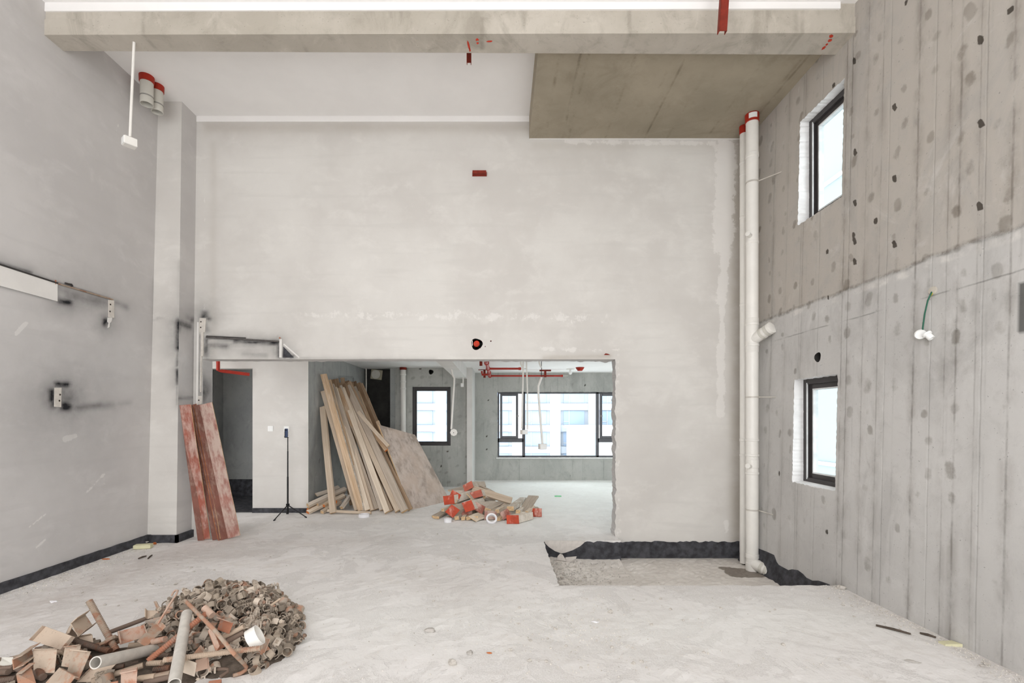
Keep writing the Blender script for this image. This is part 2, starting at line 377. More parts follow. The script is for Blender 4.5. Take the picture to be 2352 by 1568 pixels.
# ------------------------------------------------------------------ mesh helpers
OFF = {}
class MB:
    def __init__(s): s.v = []; s.f = []; s.mi = []
    def add(s, vs, fs, mi=0):
        o = len(s.v); s.v += [Vector(v) for v in vs]; s.f += [tuple(i + o for i in q) for q in fs]; s.mi += [mi] * len(fs); return s
    def hexa(s, c, mi=0):       # 8 corners: bottom loop, top loop
        return s.add(c, [(3, 2, 1, 0), (4, 5, 6, 7), (0, 1, 5, 4), (1, 2, 6, 5), (2, 3, 7, 6), (3, 0, 4, 7)], mi)
    def box(s, lo, hi, mi=0):
        (a, b, c), (d, e, f) = lo, hi
        return s.hexa([(a, b, c), (d, b, c), (d, e, c), (a, e, c), (a, b, f), (d, b, f), (d, e, f), (a, e, f)], mi)
    def obox(s, c, ax, mi=0):    # centre + three half axis vectors
        c = Vector(c); x, y, z = [Vector(a) for a in ax]
        return s.hexa([c - x - y - z, c + x - y - z, c + x + y - z, c - x + y - z, c - x - y + z, c + x - y + z, c + x + y + z, c - x + y + z], mi)
    def bar(s, p, q, wv, tv, mi=0):   # box from p to q, half vectors
        p, q, wv, tv = map(Vector, (p, q, wv, tv))
        return s.hexa([p - wv - tv, p + wv - tv, p + wv + tv, p - wv + tv, q - wv - tv, q + wv - tv, q + wv + tv, q - wv + tv], mi)
    def tube(s, pts, rad, n=12, caps=True, mi=0):
        pts = [Vector(p) for p in pts]; m = len(pts)
        rads = rad if isinstance(rad, (list, tuple)) else [rad] * m
        up = None; vs = []; fs = []
        for i, p in enumerate(pts):
            a = (pts[min(i + 1, m - 1)] - pts[max(i - 1, 0)]); a.normalize() if a.length > 1e-9 else None
            if a.length < .5: a = Vector((0, 0, 1))
            if up is None:
                up = a.cross(Vector((0, 0, 1)) if abs(a.z) < .9 else Vector((1, 0, 0))).normalized()
            up = (up - a * up.dot(a)).normalized(); sd = a.cross(up)
            for k in range(n):
                t = 2 * math.pi * k / n
                vs.append(p + (up * math.cos(t) + sd * math.sin(t)) * rads[i])
        for i in range(m - 1):
            for k in range(n):
                fs.append((i * n + k, i * n + (k + 1) % n, (i + 1) * n + (k + 1) % n, (i + 1) * n + k))
        if caps: fs += [tuple(range(n - 1, -1, -1)), tuple((m - 1) * n + k for k in range(n))]
        return s.add(vs, fs, mi)
    def lathe(s, prof, axis_p, axis_d, n=20, mi=0, closed=False, arc=None):   # prof: (r, t)
        p = Vector(axis_p); a = Vector(axis_d).normalized()
        u = a.cross(Vector((0, 0, 1)) if abs(a.z) < .9 else Vector((1, 0, 0))).normalized(); v = a.cross(u)
        vs = []; fs = []; m = len(prof)
        kk = n if arc is None else n + 1
        for r, t in prof:
            for k in range(kk):
                th = (2 * math.pi * k / n) if arc is None else arc[0] + (arc[1] - arc[0]) * k / n
                vs.append(p + a * t + (u * math.cos(th) + v * math.sin(th)) * r)
        rng = m if closed else m - 1
        for i in range(rng):
            j = (i + 1) % m
            for k in range(n):
                k2 = (k + 1) % kk if arc is None else k + 1
                fs.append((i * kk + k, i * kk + k2, j * kk + k2, j * kk + k))
        if arc is not None and closed:
            fs += [tuple(i * kk for i in range(m)), tuple(i * kk + n for i in range(m - 1, -1, -1))]
        return s.add(vs, fs, mi)
    def prism(s, poly, ext, mi=0):    # closed polygon of 3-D points, extruded
        n = len(poly); ext = Vector(ext); poly = [Vector(p) for p in poly]
        vs = poly + [p + ext for p in poly]
        fs = [tuple(range(n)), tuple(range(2 * n - 1, n - 1, -1))] + [(i, i + n, (i + 1) % n + n, (i + 1) % n) for i in range(n)]
        return s.add(vs, fs, mi)
    def build(s, name, mats, parent=None, smooth=False, bevel=0.0, origin=None, flat_angle=None):
        if not isinstance(mats, (list, tuple)): mats = [mats]
        me = bpy.data.meshes.new(name)
        if parent is not None: o0 = OFF[parent.name]
        elif origin is not None: o0 = Vector(origin)
        else:
            xs = [v.x for v in s.v]; ys = [v.y for v in s.v]
            o0 = Vector(((min(xs) + max(xs)) / 2, (min(ys) + max(ys)) / 2, min(v.z for v in s.v)))
        me.from_pydata([tuple(v - o0) for v in s.v], [], s.f)
        for m in mats: me.materials.append(MAT[m])
        me.polygons.foreach_set('material_index', s.mi)
        bm = bmesh.new(); bm.from_mesh(me)
        bmesh.ops.recalc_face_normals(bm, faces=bm.faces)
        if bevel: bmesh.ops.bevel(bm, geom=list(bm.edges), offset=bevel, segments=1, affect='EDGES', profile=.5, clamp_overlap=True)
        bm.to_mesh(me); bm.free()
        o = bpy.data.objects.new(name, me); COL.objects.link(o)
        if smooth:
            me.polygons.foreach_set('use_smooth', [True] * len(me.polygons))
            me.set_sharp_from_angle(angle=R(40))
        if parent is not None: o.parent = parent; OFF[o.name] = o0
        else: o.location = o0; OFF[o.name] = o0
        return o
def tag(o, label, cat, group=None):
    o['label'] = label; o['category'] = cat; o['kind'] = 'thing'
    if group: o['group'] = group
    return o
def struct(o, label=None):
    o['kind'] = 'structure'
    if label: o['label'] = label
    return o
def thing(name, label, cat, loc, group=None):
    o = bpy.data.objects.new(name, None); COL.objects.link(o); o.empty_display_size = .1
    o.location = Vector(loc); OFF[o.name] = Vector(loc)
    return tag(o, label, cat, group)

def grid(name, us, vs, fn, mat, holes=(), extr=None, paint=None, jit=0.0, mats2='reveal_plaster', disp=None, rev=None):
    """a wall or floor as a fine grid; rectangular holes get a reveal of depth extr"""
    us = list(us); vs = list(vs); holes = [tuple(round(q, 5) for q in h) for h in holes]
    for (a, b, c, d) in holes: us += [a, b]; vs += [c, d]
    def clean(x, keep):
        x = sorted(set(round(q, 5) for q in x)); out = []
        ks = set(round(q, 5) for q in keep)
        for q in x:
            if q in ks: 
                if out and q - out[-1] < .006 and out[-1] not in ks: out.pop()
                out.append(q)
            elif not out or q - out[-1] > .006: out.append(q)
        return np.array(out)
    us = clean(us, [h for q in holes for h in q[:2]]); vs = clean(vs, [h for q in holes for h in q[2:]])
    nu, nv = len(us), len(vs)
    U, V = np.meshgrid(us, vs, indexing='ij')
    P = paint(U, V) if paint else None
    UU, VV = U.copy(), V.copy()
    keep = np.ones((nu - 1, nv - 1), bool)
    loops = []
    rr = np.random.RandomState(5)
    for (a, b, c, d) in holes:
        i0, i1 = np.searchsorted(us, a - 1e-6), np.searchsorted(us, b - 1e-6)
        j0, j1 = np.searchsorted(vs, c - 1e-6), np.searchsorted(vs, d - 1e-6)
        keep[i0:i1, j0:j1] = False
        lp = [(i, j0) for i in range(i0, i1)] + [(i1, j) for j in range(j0, j1)] + [(i, j1) for i in range(i1, i0, -1)] + [(i0, j) for j in range(j1, j0, -1)]
        loops.append(lp)
        if jit:
            for (i, j) in lp:
                if i in (i0, i1): UU[i, j] += rr.uniform(-jit, jit)
                if j in (j0, j1): VV[i, j] += rr.uniform(-jit, jit)
    X, Y, Z = fn(UU, VV)
    if disp is not None: X, Y, Z = disp(UU, VV, X, Y, Z)
    co = np.stack([np.broadcast_to(q, U.shape) for q in (X, Y, Z)], -1).reshape(-1, 3)
    idx = np.arange(nu * nv).reshape(nu, nv)
    I, J = np.nonzero(keep)
    faces = np.stack([idx[I, J], idx[I + 1, J], idx[I + 1, J + 1], idx[I, J + 1]], -1)
    used = np.zeros(nu * nv, bool); used[faces.ravel()] = True
    remap = np.cumsum(used) - 1
    co2 = co[used]; faces = remap[faces].tolist()
    pts = co2.tolist(); mi = [0] * len(faces); col = P.reshape(-1, 4)[used].tolist() if P is not None else None
    if extr is not None:
        ex = Vector(extr)
        for lp in loops:
            ok = [bool(used[idx[i, j]]) for (i, j) in lp]
            base = [int(remap[idx[i, j]]) if k else 0 for (i, j), k in zip(lp, ok)]; o = len(pts)
            n = len(base)
            for k in base:
                pts.append(list(pts[k]))
                if col is not None: col.append(list(rev(pts[k])) if rev else [0, 0, 0, 0])
            for k in base:
                pts.append(list(Vector(pts[k]) + ex))
                if col is not None: col.append(list(rev(pts[-1])) if rev else [0, 0, 0, 0])
            for k in range(n):
                if ok[k] and ok[(k + 1) % n]: faces.append((o + k, o + (k + 1) % n, o + n + (k + 1) % n, o + n + k)); mi += [1] * (len(faces) - len(mi))
    me = bpy.data.meshes.new(name); me.from_pydata(pts, [], faces)
    me.materials.append(MAT[mat]); me.materials.append(MAT[mats2])
    me.polygons.foreach_set('material_index', mi)
    if col is not None:
        a = me.attributes.new('paint', 'FLOAT_COLOR', 'POINT')
        a.data.foreach_set('color', np.array(col, dtype=np.float32).ravel())
    o = bpy.data.objects.new(name, me); COL.objects.link(o); OFF[o.name] = Vector((0, 0, 0))
    return struct(o)

def capsule(U, V, p, q, r, s=1.0, sharp=2.0):
    px, py = p; qx, qy = q
    dx, dy = qx - px, qy - py; L = dx * dx + dy * dy + 1e-12
    t = np.clip(((U - px) * dx + (V - py) * dy) / L, 0, 1)
    d = np.hypot(U - px - t * dx, V - py - t * dy)
    return s * np.exp(-(d / r) ** sharp)
def soot(U, V, p, q, r, s):
    return np.maximum(capsule(U, V, p, q, r * 1.2, min(1, s * 1.1), 1.25), capsule(U, V, p, q, r * 3.2, s * .55, 1.1))
def sub(a, b, step):
    n = max(1, int(round((b - a) / step))); return np.linspace(a, b, n + 1)
def blank(U): return np.zeros(U.shape + (4,))

# ------------------------------------------------------------------ back wall
CZ = 5.36
OX0, OX1, OZ = -3.80, 1.465, 2.262       # the wide opening
def bk(px, py):
    p = on_back(px, py); return (p.x, p.z)
def paint_back(U, V):
    P = blank(U)
    so = P[..., 0]; li = P[..., 1]; st = P[..., 2]
    for (a, b, r, s) in [((466, 728), (470, 722), .06, .8), ((470, 728), (482, 732), .035, .8), ((474, 775), (560, 780), .025, .75),
                         ((540, 783), (640, 786), .028, .95), ((480, 792), (520, 795), .05, .6), ((520, 792), (600, 792), .045, .35),
                         ((474, 780), (472, 815), .035, .8), ((640, 788), (641, 818), .03, .85), ((628, 800), (632, 812), .06, .35),
                         ((655, 808), (654, 818), .03, 1.0), ((661, 812), (668, 819), .025, 1.0), ((656, 816), (672, 819), .022, 1.0),
                         ((560, 812), (610, 816), .05, .35), ((475, 830), (476, 930), .05, .75), ((480, 850), (474, 905), .05, .6),
                         ((460, 770), (459, 930), .025, .6), ((690, 823), (1000, 826), .008, .4), ((636, 772), (642, 780), .015, .35), ((480, 800), (630, 806), .10, .22), ((468, 735), (476, 760), .05, .5), ((560, 784), (640, 789), .03, .9), ((474, 795), (474, 815), .05, .7)]:
        so[:] = np.maximum(so, soot(U, V, bk(*a), bk(*b), r, s))
    for (a, b, r, s) in [((1668, 340), (1662, 560), .17, .85), ((1668, 560), (1658, 690), .09, .8), ((1658, 690), (1660, 800), .05, .75),
                         ((1655, 800), (1655, 950), .075, .8), ((1640, 330), (1300, 325), .05, .6), ((1668, 1200), (1668, 1220), .05, .7),
                         ((700, 722), (1400, 730), .10, .47), ((470, 350), (470, 820), .03, .35), ((1420, 800), (1420, 1230), .06, .42),
                         ((1230, 800), (1420, 805), .05, .5)]:
        li[:] = np.maximum(li, capsule(U, V, bk(*a), bk(*b), r, s))
    for (a, b, r, s) in [((480, 292), (1210, 292), .08, .42), ((1230, 335), (1690, 335), .05, .2), ((1690, 330), (1692, 1240), .09, .75),
                         ((490, 330), (490, 820), .05, .25), ((1400, 818), (1250, 822), .03, .6)]:
        st[:] = np.maximum(st, capsule(U, V, bk(*a), bk(*b), r, s))
    return P
HB = on_back(1095, 790)
wb = grid('wall_back', sub(-4.5, 3.25, .025), sub(-.3, CZ + .02, .025), lambda u, v: (u, DB, v), 'plaster_back',
          holes=[(OX0, OX1, -.3, OZ), (HB.x - .1, HB.x + .1, HB.z - .1, HB.z + .1)], extr=(0, .2, 0), paint=paint_back, jit=0.0, mats2='plaster_left',
          rev=lambda p: (max(0, .8 * math.exp(-((p[2] - 1.85) / .22) ** 2), .8 * math.exp(-((p[2] - 1.25) / .16) ** 2), .12) * (1.0 if p[1] < 6.05 else .45) if p[0] < -3.7 and p[2] < 2.25 else 0, 0, 0, 0))
# torn right jamb: push edge vertices about
for v in wb.data.vertices:
    if abs(v.co.x - OX1) < .001 and v.co.z < OZ:
        v.co.x += .022 * (mnoise.noise(Vector((v.co.y * 3, 0, v.co.z * 9))) + .6 * mnoise.noise(Vector((v.co.y * 9, 3, v.co.z * 31))))
    elif abs(v.co.z - OZ) < .001 and OX0 < v.co.x < OX1 and v.co.y > DB + .1 and v.co.z > 1.5:
        k = max(0, (v.co.x - .9) / .55)
        v.co.z -= .02 * abs(mnoise.noise(Vector((v.co.x * 7, 1, 0)))) + k * .05 * abs(mnoise.noise(Vector((v.co.x * 9, 5, 0))))

def hole_plate(name, c, ex, ez, nrm, half, r, depth, mat, parent, lip=None):
    """square plate with a round bored hole and its tube; ex, ez in-plane axes, nrm into the wall"""
    m = MB(); n = 32; c = Vector(c); sq = []; ci = []; ce = []
    for k in range(n):
        t = 2 * math.pi * k / n; x, y = math.cos(t), math.sin(t); q = half / max(abs(x), abs(y))
        sq.append(c + ex * x * q + ez * y * q)
        w_ = r * (1 + .08 * math.sin(3 * t + 1))
        ci.append(c + ex * x * w_ + ez * y * w_); ce.append(ci[-1] + nrm * depth)
    vs = sq + ci + ce
    fs = [(k, (k + 1) % n, n + (k + 1) % n, n + k) for k in range(n)]
    m.add(vs, fs, 0)
    m.add(vs, [(n + k, n + (k + 1) % n, 2 * n + (k + 1) % n, 2 * n + k) for k in range(n)] + [tuple(2 * n + k for k in range(n))], 1)
    return m.build(name, [mat, 'black_wall'], parent)  # black tube lining puts the deep hole's shade into its colour
EX, EY, EZ = Vector((1, 0, 0)), Vector((0, 1, 0)), Vector((0, 0, 1))
hole_plate('hole_surround', HB, EX, EZ, EY, .1, .072, .2, 'plaster_back', wb)

# ------------------------------------------------------------------ left wall and column
def lw(px, py):
    p = on_left(px, py); return (p.y, p.z)
def paint_left(U, V):
    P = blank(U); so = P[..., 0]; li = P[..., 1]; st = P[..., 2]
    for (a, b, r, s) in [((0, 607), (60, 625), .018, .8), ((60, 625), (255, 688), .012, .6), ((0, 659), (130, 693), .006, .5),
                         ((135, 660), (170, 680), .07, .45), ((134, 694), (165, 694), .03, .75), ((165, 675), (245, 690), .06, .45),
                         ((165, 705), (240, 715), .07, .22), ((240, 736), (242, 742), .035, .85), ((258, 690), (290, 705), .05, .4),
                         ((128, 880), (160, 884), .04, .7), ((118, 900), (122, 930), .05, .8), ((145, 900), (143, 930), .04, .6), ((145, 938), (160, 938), .045, .85),
                         ((160, 938), (230, 930), .05, .5), ((230, 930), (300, 925), .04, .25), ((130, 890), (165, 905), .1, .3),
                         ((352, 640), (352, 800), .02, .25), ((130, 905), (150, 915), .16, .45), ((150, 940), (190, 935), .06, .55), ((140, 690), (220, 700), .12, .3), ((60, 700), (230, 720), .2, .1), ((0, 606), (70, 627), .022, .8), ((136, 912), (160, 916), .17, .55), ((148, 930), (160, 934), .06, 1), ((119, 900), (119, 918), .05, 1), ((132, 882), (155, 883), .04, .95), ((160, 680), (240, 696), .09, .5), ((244, 737), (240, 743), .045, 1), ((138, 692), (160, 694), .04, .95), ((160, 935), (260, 930), .05, .4)]:
        so[:] = np.maximum(so, soot(U, V, lw(*a), lw(*b), r, s))
    for (a, b, r, s) in [((38, 765), (62, 740), .022, .85), ((150, 1008), (172, 1000), .035, .8), ((200, 1130), (238, 1090), .03, .62), ((215, 1110), (240, 1110), .05, .55),
                         ((68, 1210), (102, 1182), .008, .8), ((80, 1260), (105, 1238), .014, .6), ((268, 300), (272, 285), .006, .9)]:
        li[:] = np.maximum(li, capsule(U, V, lw(*a), lw(*b), r, s))
    return P
wl = grid('wall_left', list(sub(-2.75, 3.9, .3)) + list(sub(3.9, 6.3, .02)), sub(-.02, CZ + .02, .02),
          lambda u, v: (LX0 + LXS * v, u, v), 'plaster_left', paint=paint_left)
# column in the left corner, two faces; front light put into its paler plaster
CXB, CXT = -3.945, -3.88
def colx(z): return CXB + (CXT - CXB) * z / 5.3
CD = 5.72
def paint_colf(U, V):
    P = blank(U); so = P[..., 0]
    def c(px, py): q = at(px, py, CD); return (q.x, q.z)
    for (a, b, r, s) in [((410, 738), (409, 800), .05, .95), ((408, 800), (407, 840), .025, .6), ((407, 850), (407, 880), .025, .85), ((407, 880), (407, 930), .012, .5), ((412, 600), (410, 700), .03, .2), 
                         ((360, 730), (410, 728), .008, .3), ((352, 735), (410, 738), .006, .2)]:
        so[:] = np.maximum(so, soot(U, V, c(*a), c(*b), r, s))
    return P
cf = grid('column', sub(0, 1, .04), sub(0, CZ + .02, .025), lambda u, v: (LX0 - .05 + (colx(v) - LX0 + .05) * u, CD, v), 'plaster_back',
          paint=lambda U, V: paint_colf(LX0 - .05 + (colx(V) - LX0 + .05) * U, V))
cf['label'] = 'plastered column standing in the left corner of the back wall'
def paint_cols(U, V):
    P = blank(U); so = P[..., 0]
    def c(px, py):
        d = -colx(2.5) * F / (VX - px); q = at(px, py, d); return (q.y, q.z)
    for (a, b, r, s) in [((412, 742), (435, 750), .05, .75), ((440, 735), (455, 730), .05, .6), ((448, 760), (450, 930), .05, .55), ((412, 745), (412, 760), .03, .6), ((410, 915), (452, 912), .03, .5),
                         ((430, 730), (452, 738), .06, .4)]:
        so[:] = np.maximum(so, soot(U, V, c(*a), c(*b), r, s))
    return P
cs = grid('column_side', sub(CD, DB + .02, .025), sub(0, CZ + .02, .025), lambda u, v: (colx(v), u, v), 'plaster_left', paint=paint_cols)
cs.parent = cf

# ------------------------------------------------------------------ right wall
W_up = [on_right(1835, 516), on_right(1921, 197)]
W_lo = [on_right(1835, 1110), on_right(1921, 859)]
y0 = min(on_right(1921, 300).y, on_right(1921, 1000).y); y1 = max(on_right(1835, 400).y, on_right(1835, 1000).y)
UPZ = (on_right(1835, 516).z, on_right(1835, 283).z)
LOZ = (on_right(1835, 1110).z, on_right(1835, 870).z)
def rwx(v): return RX0 + RXS * v
HR = on_right(1878, 820)
rw = np.random.RandomState(3)
def rp(px, py):
    p = on_right(px, py); return (p.y, p.z)
def paint_right(U, V):
    P = blank(U); ho = P[..., 0]; pa = P[..., 1]; st = P[..., 2]
    for i, yy in enumerate(np.arange(2.4, 6.0, .255)):
        for j, zz in enumerate(np.arange(.25, 5.2, .222)):
            y = yy + rw.uniform(-.05, .05); z = zz + rw.uniform(-.05, .05)
            u = rw.rand()
            k = .85 if z > 2.2 else .6
            if u < k:
                a = rw.uniform(-.5, .5); l = rw.uniform(0, .03)
                w_ = (abs(U - y) < .2) & (abs(V - z) < .2)
                g = capsule(U[w_], V[w_], (y - l * math.sin(a), z - l), (y + l * math.sin(a), z + l), rw.uniform(.022, .045), rw.uniform(.3, .95), 4)
                pa[w_] = np.maximum(pa[w_], g)
            if u > .955:
                w_ = (abs(U - y) < .1) & (abs(V - z) < .1)
                ho[w_] = np.maximum(ho[w_], capsule(U[w_], V[w_], (y, z - .008), (y, z + .008), rw.uniform(.013, .02), 1, 4))
    for (px, py) in [(2252, 92), (2055, 247), (2253, 283), (2055, 410), (2250, 473), (1962, 140), (1964, 350), (1964, 466), (1963, 553), (2054, 560), (1963, 600)]:
        p = rp(px, py); ho[:] = np.maximum(ho, capsule(U, V, (p[0] - .006, p[1] - .018), (p[0] + .006, p[1] + .018), .018, 1, 4))
    a, b, c, d = rp(2338, 765), rp(2338, 648), rp(2360, 765), rp(2360, 648)
    dm = (U < a[0] + .004) & (V > a[1] - .0) & (V < b[1]) & (U > 2.2)
    st[dm] = .85
    for (p, q, r, s) in [((2325, 600), (2330, 1300), .01, .0)]: pass
    return P
wr = grid('wall_right', list(sub(-2.75, 2.3, .3)) + list(sub(2.3, 6.05, .02)), sub(-.32, CZ + .02, .02),
          lambda u, v: (rwx(v), u, v), 'concrete_right',
          holes=[(y0, y1, UPZ[0], UPZ[1]), (y0, y1, LOZ[0], LOZ[1]), (HR.y - .08, HR.y + .08, HR.z - .08, HR.z + .08)], extr=(.24, 0, 0), paint=paint_right, jit=.006)
hole_plate('hole_surround', HR, EY, (EZ + EX * RXS), EX, .082, .047, .5, 'concrete_right', wr)
# rear wall behind the camera with the wide glazed front
m = MB()
m.box((-4.4, -2.45, 0), (-4.0, -2.3, CZ)).box((2.8, -2.45, 0), (3.3, -2.3, CZ)).box((-4.0, -2.45, 5.2), (2.8, -2.3, CZ))
struct(m.build('wall_rear', 'plaster_left'))

# ------------------------------------------------------------------ floor with the sunken strip
PX0, PY0, PY1, PZ = .525, 4.24, 5.80, -.29
def paint_floor(U, V):
    P = blank(U); di = P[..., 0]; li = P[..., 1]; we = P[..., 2]
    fl = lambda px, py: tuple(on_floor(px, py))[:2]
    for (a, b, r, s) in [((60, 1400), (420, 1270), .35, .8), ((330, 1290), (600, 1270), .25, .6), ((150, 1420), (350, 1380), .5, .5), ((560, 1250), (900, 1240), .3, .4),
                         ((1000, 1340), (1100, 1380), .3, .3), ((2000, 1380), (2330, 1540), .16, .7), ((1200, 1430), (1500, 1420), .3, .25), ((1300, 1500), (1900, 1450), .3, .3)]:
        di[:] = np.maximum(di, capsule(U, V, fl(*a), fl(*b), r, s))
    for (a, b, r, s) in [((1250, 1150), (1380, 1130), 2.0, 1.0), ((1150, 1130), (1300, 1110), 2.0, 1.), ((1200, 1215), (1390, 1200), .35, .4), ((700, 1420), (1300, 1420), .6, .35), ((1500, 1450), (1900, 1420), .45, .45)]:  # first two paint window light onto the far floor, rest pale patches
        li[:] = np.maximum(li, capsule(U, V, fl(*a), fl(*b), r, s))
    return P
def disp_floor(U, V, X, Y, Z):
    n = .012 * np.sin(U * 2.1 + V * 1.3) * np.sin(V * 1.9 - U) * .5
    rr = np.random.RandomState(2).normal(0, .0016, U.shape)
    return X, Y, np.zeros_like(U) + n * 0 + rr
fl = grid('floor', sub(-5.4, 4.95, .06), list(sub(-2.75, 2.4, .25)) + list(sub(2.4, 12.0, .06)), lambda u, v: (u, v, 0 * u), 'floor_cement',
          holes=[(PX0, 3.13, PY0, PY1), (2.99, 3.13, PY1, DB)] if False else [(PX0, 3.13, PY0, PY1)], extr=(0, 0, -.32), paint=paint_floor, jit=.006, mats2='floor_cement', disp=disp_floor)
# remove the screed strip in front of the back wall right of the opening
bm = bmesh.new(); bm.from_mesh(fl.data)
kill = [f for f in bm.faces if f.calc_center_median().x > 1.47 and PY1 - .01 < f.calc_center_median().y < DB and abs(f.calc_center_median().z) < .05 and f.calc_center_median().x < 3.14]
kill += [f for f in bm.faces if f.calc_center_median().x > 1.47 and abs(f.calc_center_median().y - PY1) < .03 and f.calc_center_median().z < -.05]
bmesh.ops.delete(bm, geom=kill, context='FACES'); bm.to_mesh(fl.data); bm.free()
def paint_pit(U, V):
    P = blank(U); we = P[..., 2]
    we[:] = np.maximum(capsule(U, V, (2.72, 5.42), (3.02, 5.42), .15, 1, 3), capsule(U, V, (2.66, 5.6), (2.9, 5.5), .1, .8))
    return P
pit = grid('floor_sunken', sub(PX0 - .02, 3.14, .04), sub(PY0 - .02, DB, .04), lambda u, v: (u, v, PZ + .012 + .055 * np.where(u < 1.475, np.exp(-np.maximum(PY1 - v, 0) / .22), 0) + .03 * np.exp(-((u - PX0) / .3) ** 2) * np.exp(-((5.75 - v) / .4) ** 2)), 'pit_cement', paint=paint_pit,
           disp=lambda U, V, X, Y, Z: (X, Y, Z + np.random.RandomState(4).normal(0, .004, U.shape)))

# black membrane bands
def ragged(n, a): return [a * (.5 + RND.random()) for _ in range(n)]
m = MB()      # back of the sunken strip: at the threshold and under the wall
def band(m, xs, zlo, ztop, y, t):
    top = [ztop + RND.uniform(-.012, .008) for _ in xs]
    for i in range(len(xs) - 1):
        m.hexa([(xs[i], y - t, zlo), (xs[i + 1], y - t, zlo), (xs[i + 1], y, zlo), (xs[i], y, zlo), (xs[i], y - t * .4, top[i]), (xs[i + 1], y - t * .4, top[i + 1]), (xs[i + 1], y, top[i + 1]), (xs[i], y, top[i])])
band(m, list(np.linspace(PX0 + .005, 1.475, 24)), PZ + .02, -.012, PY1 - .001, .012)
m.hexa([(1.468, PY1 - .012, PZ), (1.482, PY1 - .012, PZ), (1.482, DB, PZ), (1.468, DB, PZ), (1.468, PY1 - .012, -.014), (1.482, PY1 - .012, -.02), (1.482, DB, -.03), (1.468, DB, -.014)])
band(m, list(np.linspace(1.475, 3.06, 40)), PZ + .02, -.062, DB - .001, .014)
o = struct(m.build('baseboard_back', 'black_membrane'))
m = MB()      # torn band on the right wall
top = [(1705, 1248), (1742, 1259), (1760, 1266), (1778, 1274), (1784, 1290), (1789, 1297), (1800, 1303), (1811, 1309), (1820, 1307), (1833, 1309), (1845, 1318), (1852, 1326), (1866, 1333), (1880, 1333), (1895, 1338), (1904, 1341), (1914, 1347.5)]
pts = [on_right(px, py) for px, py in top]
for a, b in zip(pts[:-1], pts[1:]):
    z = lambda p: max(PZ - .01, -.29)
    m.hexa([(rwx(-.3) - .06, a.y, -.30), (rwx(-.3) - .06, b.y, -.30), (rwx(-.3), b.y, -.30), (rwx(-.3), a.y, -.30),
            (a.x - .006, a.y, a.z), (b.x - .006, b.y, b.z), (b.x + .002, b.y, b.z), (a.x + .002, a.y, a.z)])
struct(m.build('baseboard_right', 'black_membrane'))
m = MB()      # left wall and around the column
ys = np.linspace(2.0, CD - .1, 50)
tz = [.094 + RND.uniform(-.003, .003) for _ in ys]
for i in range(len(ys) - 1):
    m.hexa([(LX0, ys[i], 0), (LX0 + .02, ys[i], 0), (LX0 + .02, ys[i + 1], 0), (LX0, ys[i + 1], 0), (LX0, ys[i], tz[i]), (LX0 + .02, ys[i], tz[i]), (LX0 + .02, ys[i + 1], tz[i + 1]), (LX0, ys[i + 1], tz[i + 1])])
m.hexa([(LX0, CD - .12, 0), (LX0 + .02, CD - .12, 0), (LX0 + .05, CD, 0), (LX0, CD, 0), (LX0, CD - .12, .094), (LX0 + .02, CD - .12, .094), (LX0 + .05, CD, .096), (LX0, CD, .096)])
m.box((LX0, CD - .03, 0), (CXB + .03, CD, .092)).box((CXB, CD - .03, 0), (CXB + .03, DB, .092))
struct(m.build('baseboard_left', 'black_membrane'))

# ------------------------------------------------------------------ ceilings, slab, beam
BLd, BRd = 4.312, 4.189
BLz, BRz = H + 3.513, H + 3.43
def lerp(a, b, t): return a + (b - a) * t
def bx(t): return lerp(-4.2, 3.17, t)
m = MB()
m.add([(-4.4, -2.75, 5.31), (3.3, -2.75, 5.20), (3.3, 4.2, 5.20), (-4.4, 4.33, 5.31), (-4.4, -2.75, 5.45), (3.3, -2.75, 5.45), (3.3, 4.2, 5.45), (-4.4, 4.33, 5.45)],
      [(0, 1, 2, 3), (4, 7, 6, 5), (0, 4, 5, 1), (1, 5, 6, 2), (2, 6, 7, 3), (3, 7, 4, 0)])
m.box((-4.5, 4.25, CZ), (3.4, DB + .05, CZ + .1))
struct(m.build('ceiling', 'white_paint'))
m = MB(); m.box((.364, 4.3, 5.078), (3.4, DB + .02, CZ))
struct(m.build('ceiling_slab', 'concrete_slab', origin=(0, 0, 0)))['label'] = 'bare concrete slab lower than the white ceiling beside the right wall'
def beam_strip(m, zl0, zl1, zr0, zr1, off):
    m.hexa([(-4.3, BLd - off, zl0), (3.3, BRd - off, zr0), (3.3, 4.43, zr0), (-4.3, 4.49, zl0), (-4.3, BLd - off, zl1), (3.3, BRd - off, zr1), (3.3, 4.43, zr1), (-4.3, 4.49, zl1)])
m = MB()
beam_strip(m, BLz, BLz + .145, BRz, BRz + .145, .010)
beam_strip(m, BLz + .145, CZ, BRz + .145, CZ, 0)
beam = struct(m.build('beam', 'concrete_beam', origin=(0, 0, 0)))
beam['label'] = 'raw concrete beam crossing the room below the ceiling'
m = MB()      # white painted strips
m.hexa([(-4.3, BLd - .012, 5.229), (3.02, BRd - .012, 5.146), (3.02, BRd + .03, 5.146), (-4.3, BLd + .03, 5.229), (-4.3, BLd - .012, 5.34), (3.02, BRd - .012, 5.25), (3.02, BRd + .03, 5.25), (-4.3, BLd + .03, 5.34)])
struct(m.build('trim_1', 'white_paint'))
m = MB(); m.box((-4.3, DB - .006, 5.29), (.364, DB + .01, CZ + .01))
struct(m.build('trim_2', 'white_paint'))
m = MB(); m.box((.37, DB - .005, 5.062), (3.2, DB + .01, 5.08))
struct(m.build('trim_3', 'white_paint_dull'))
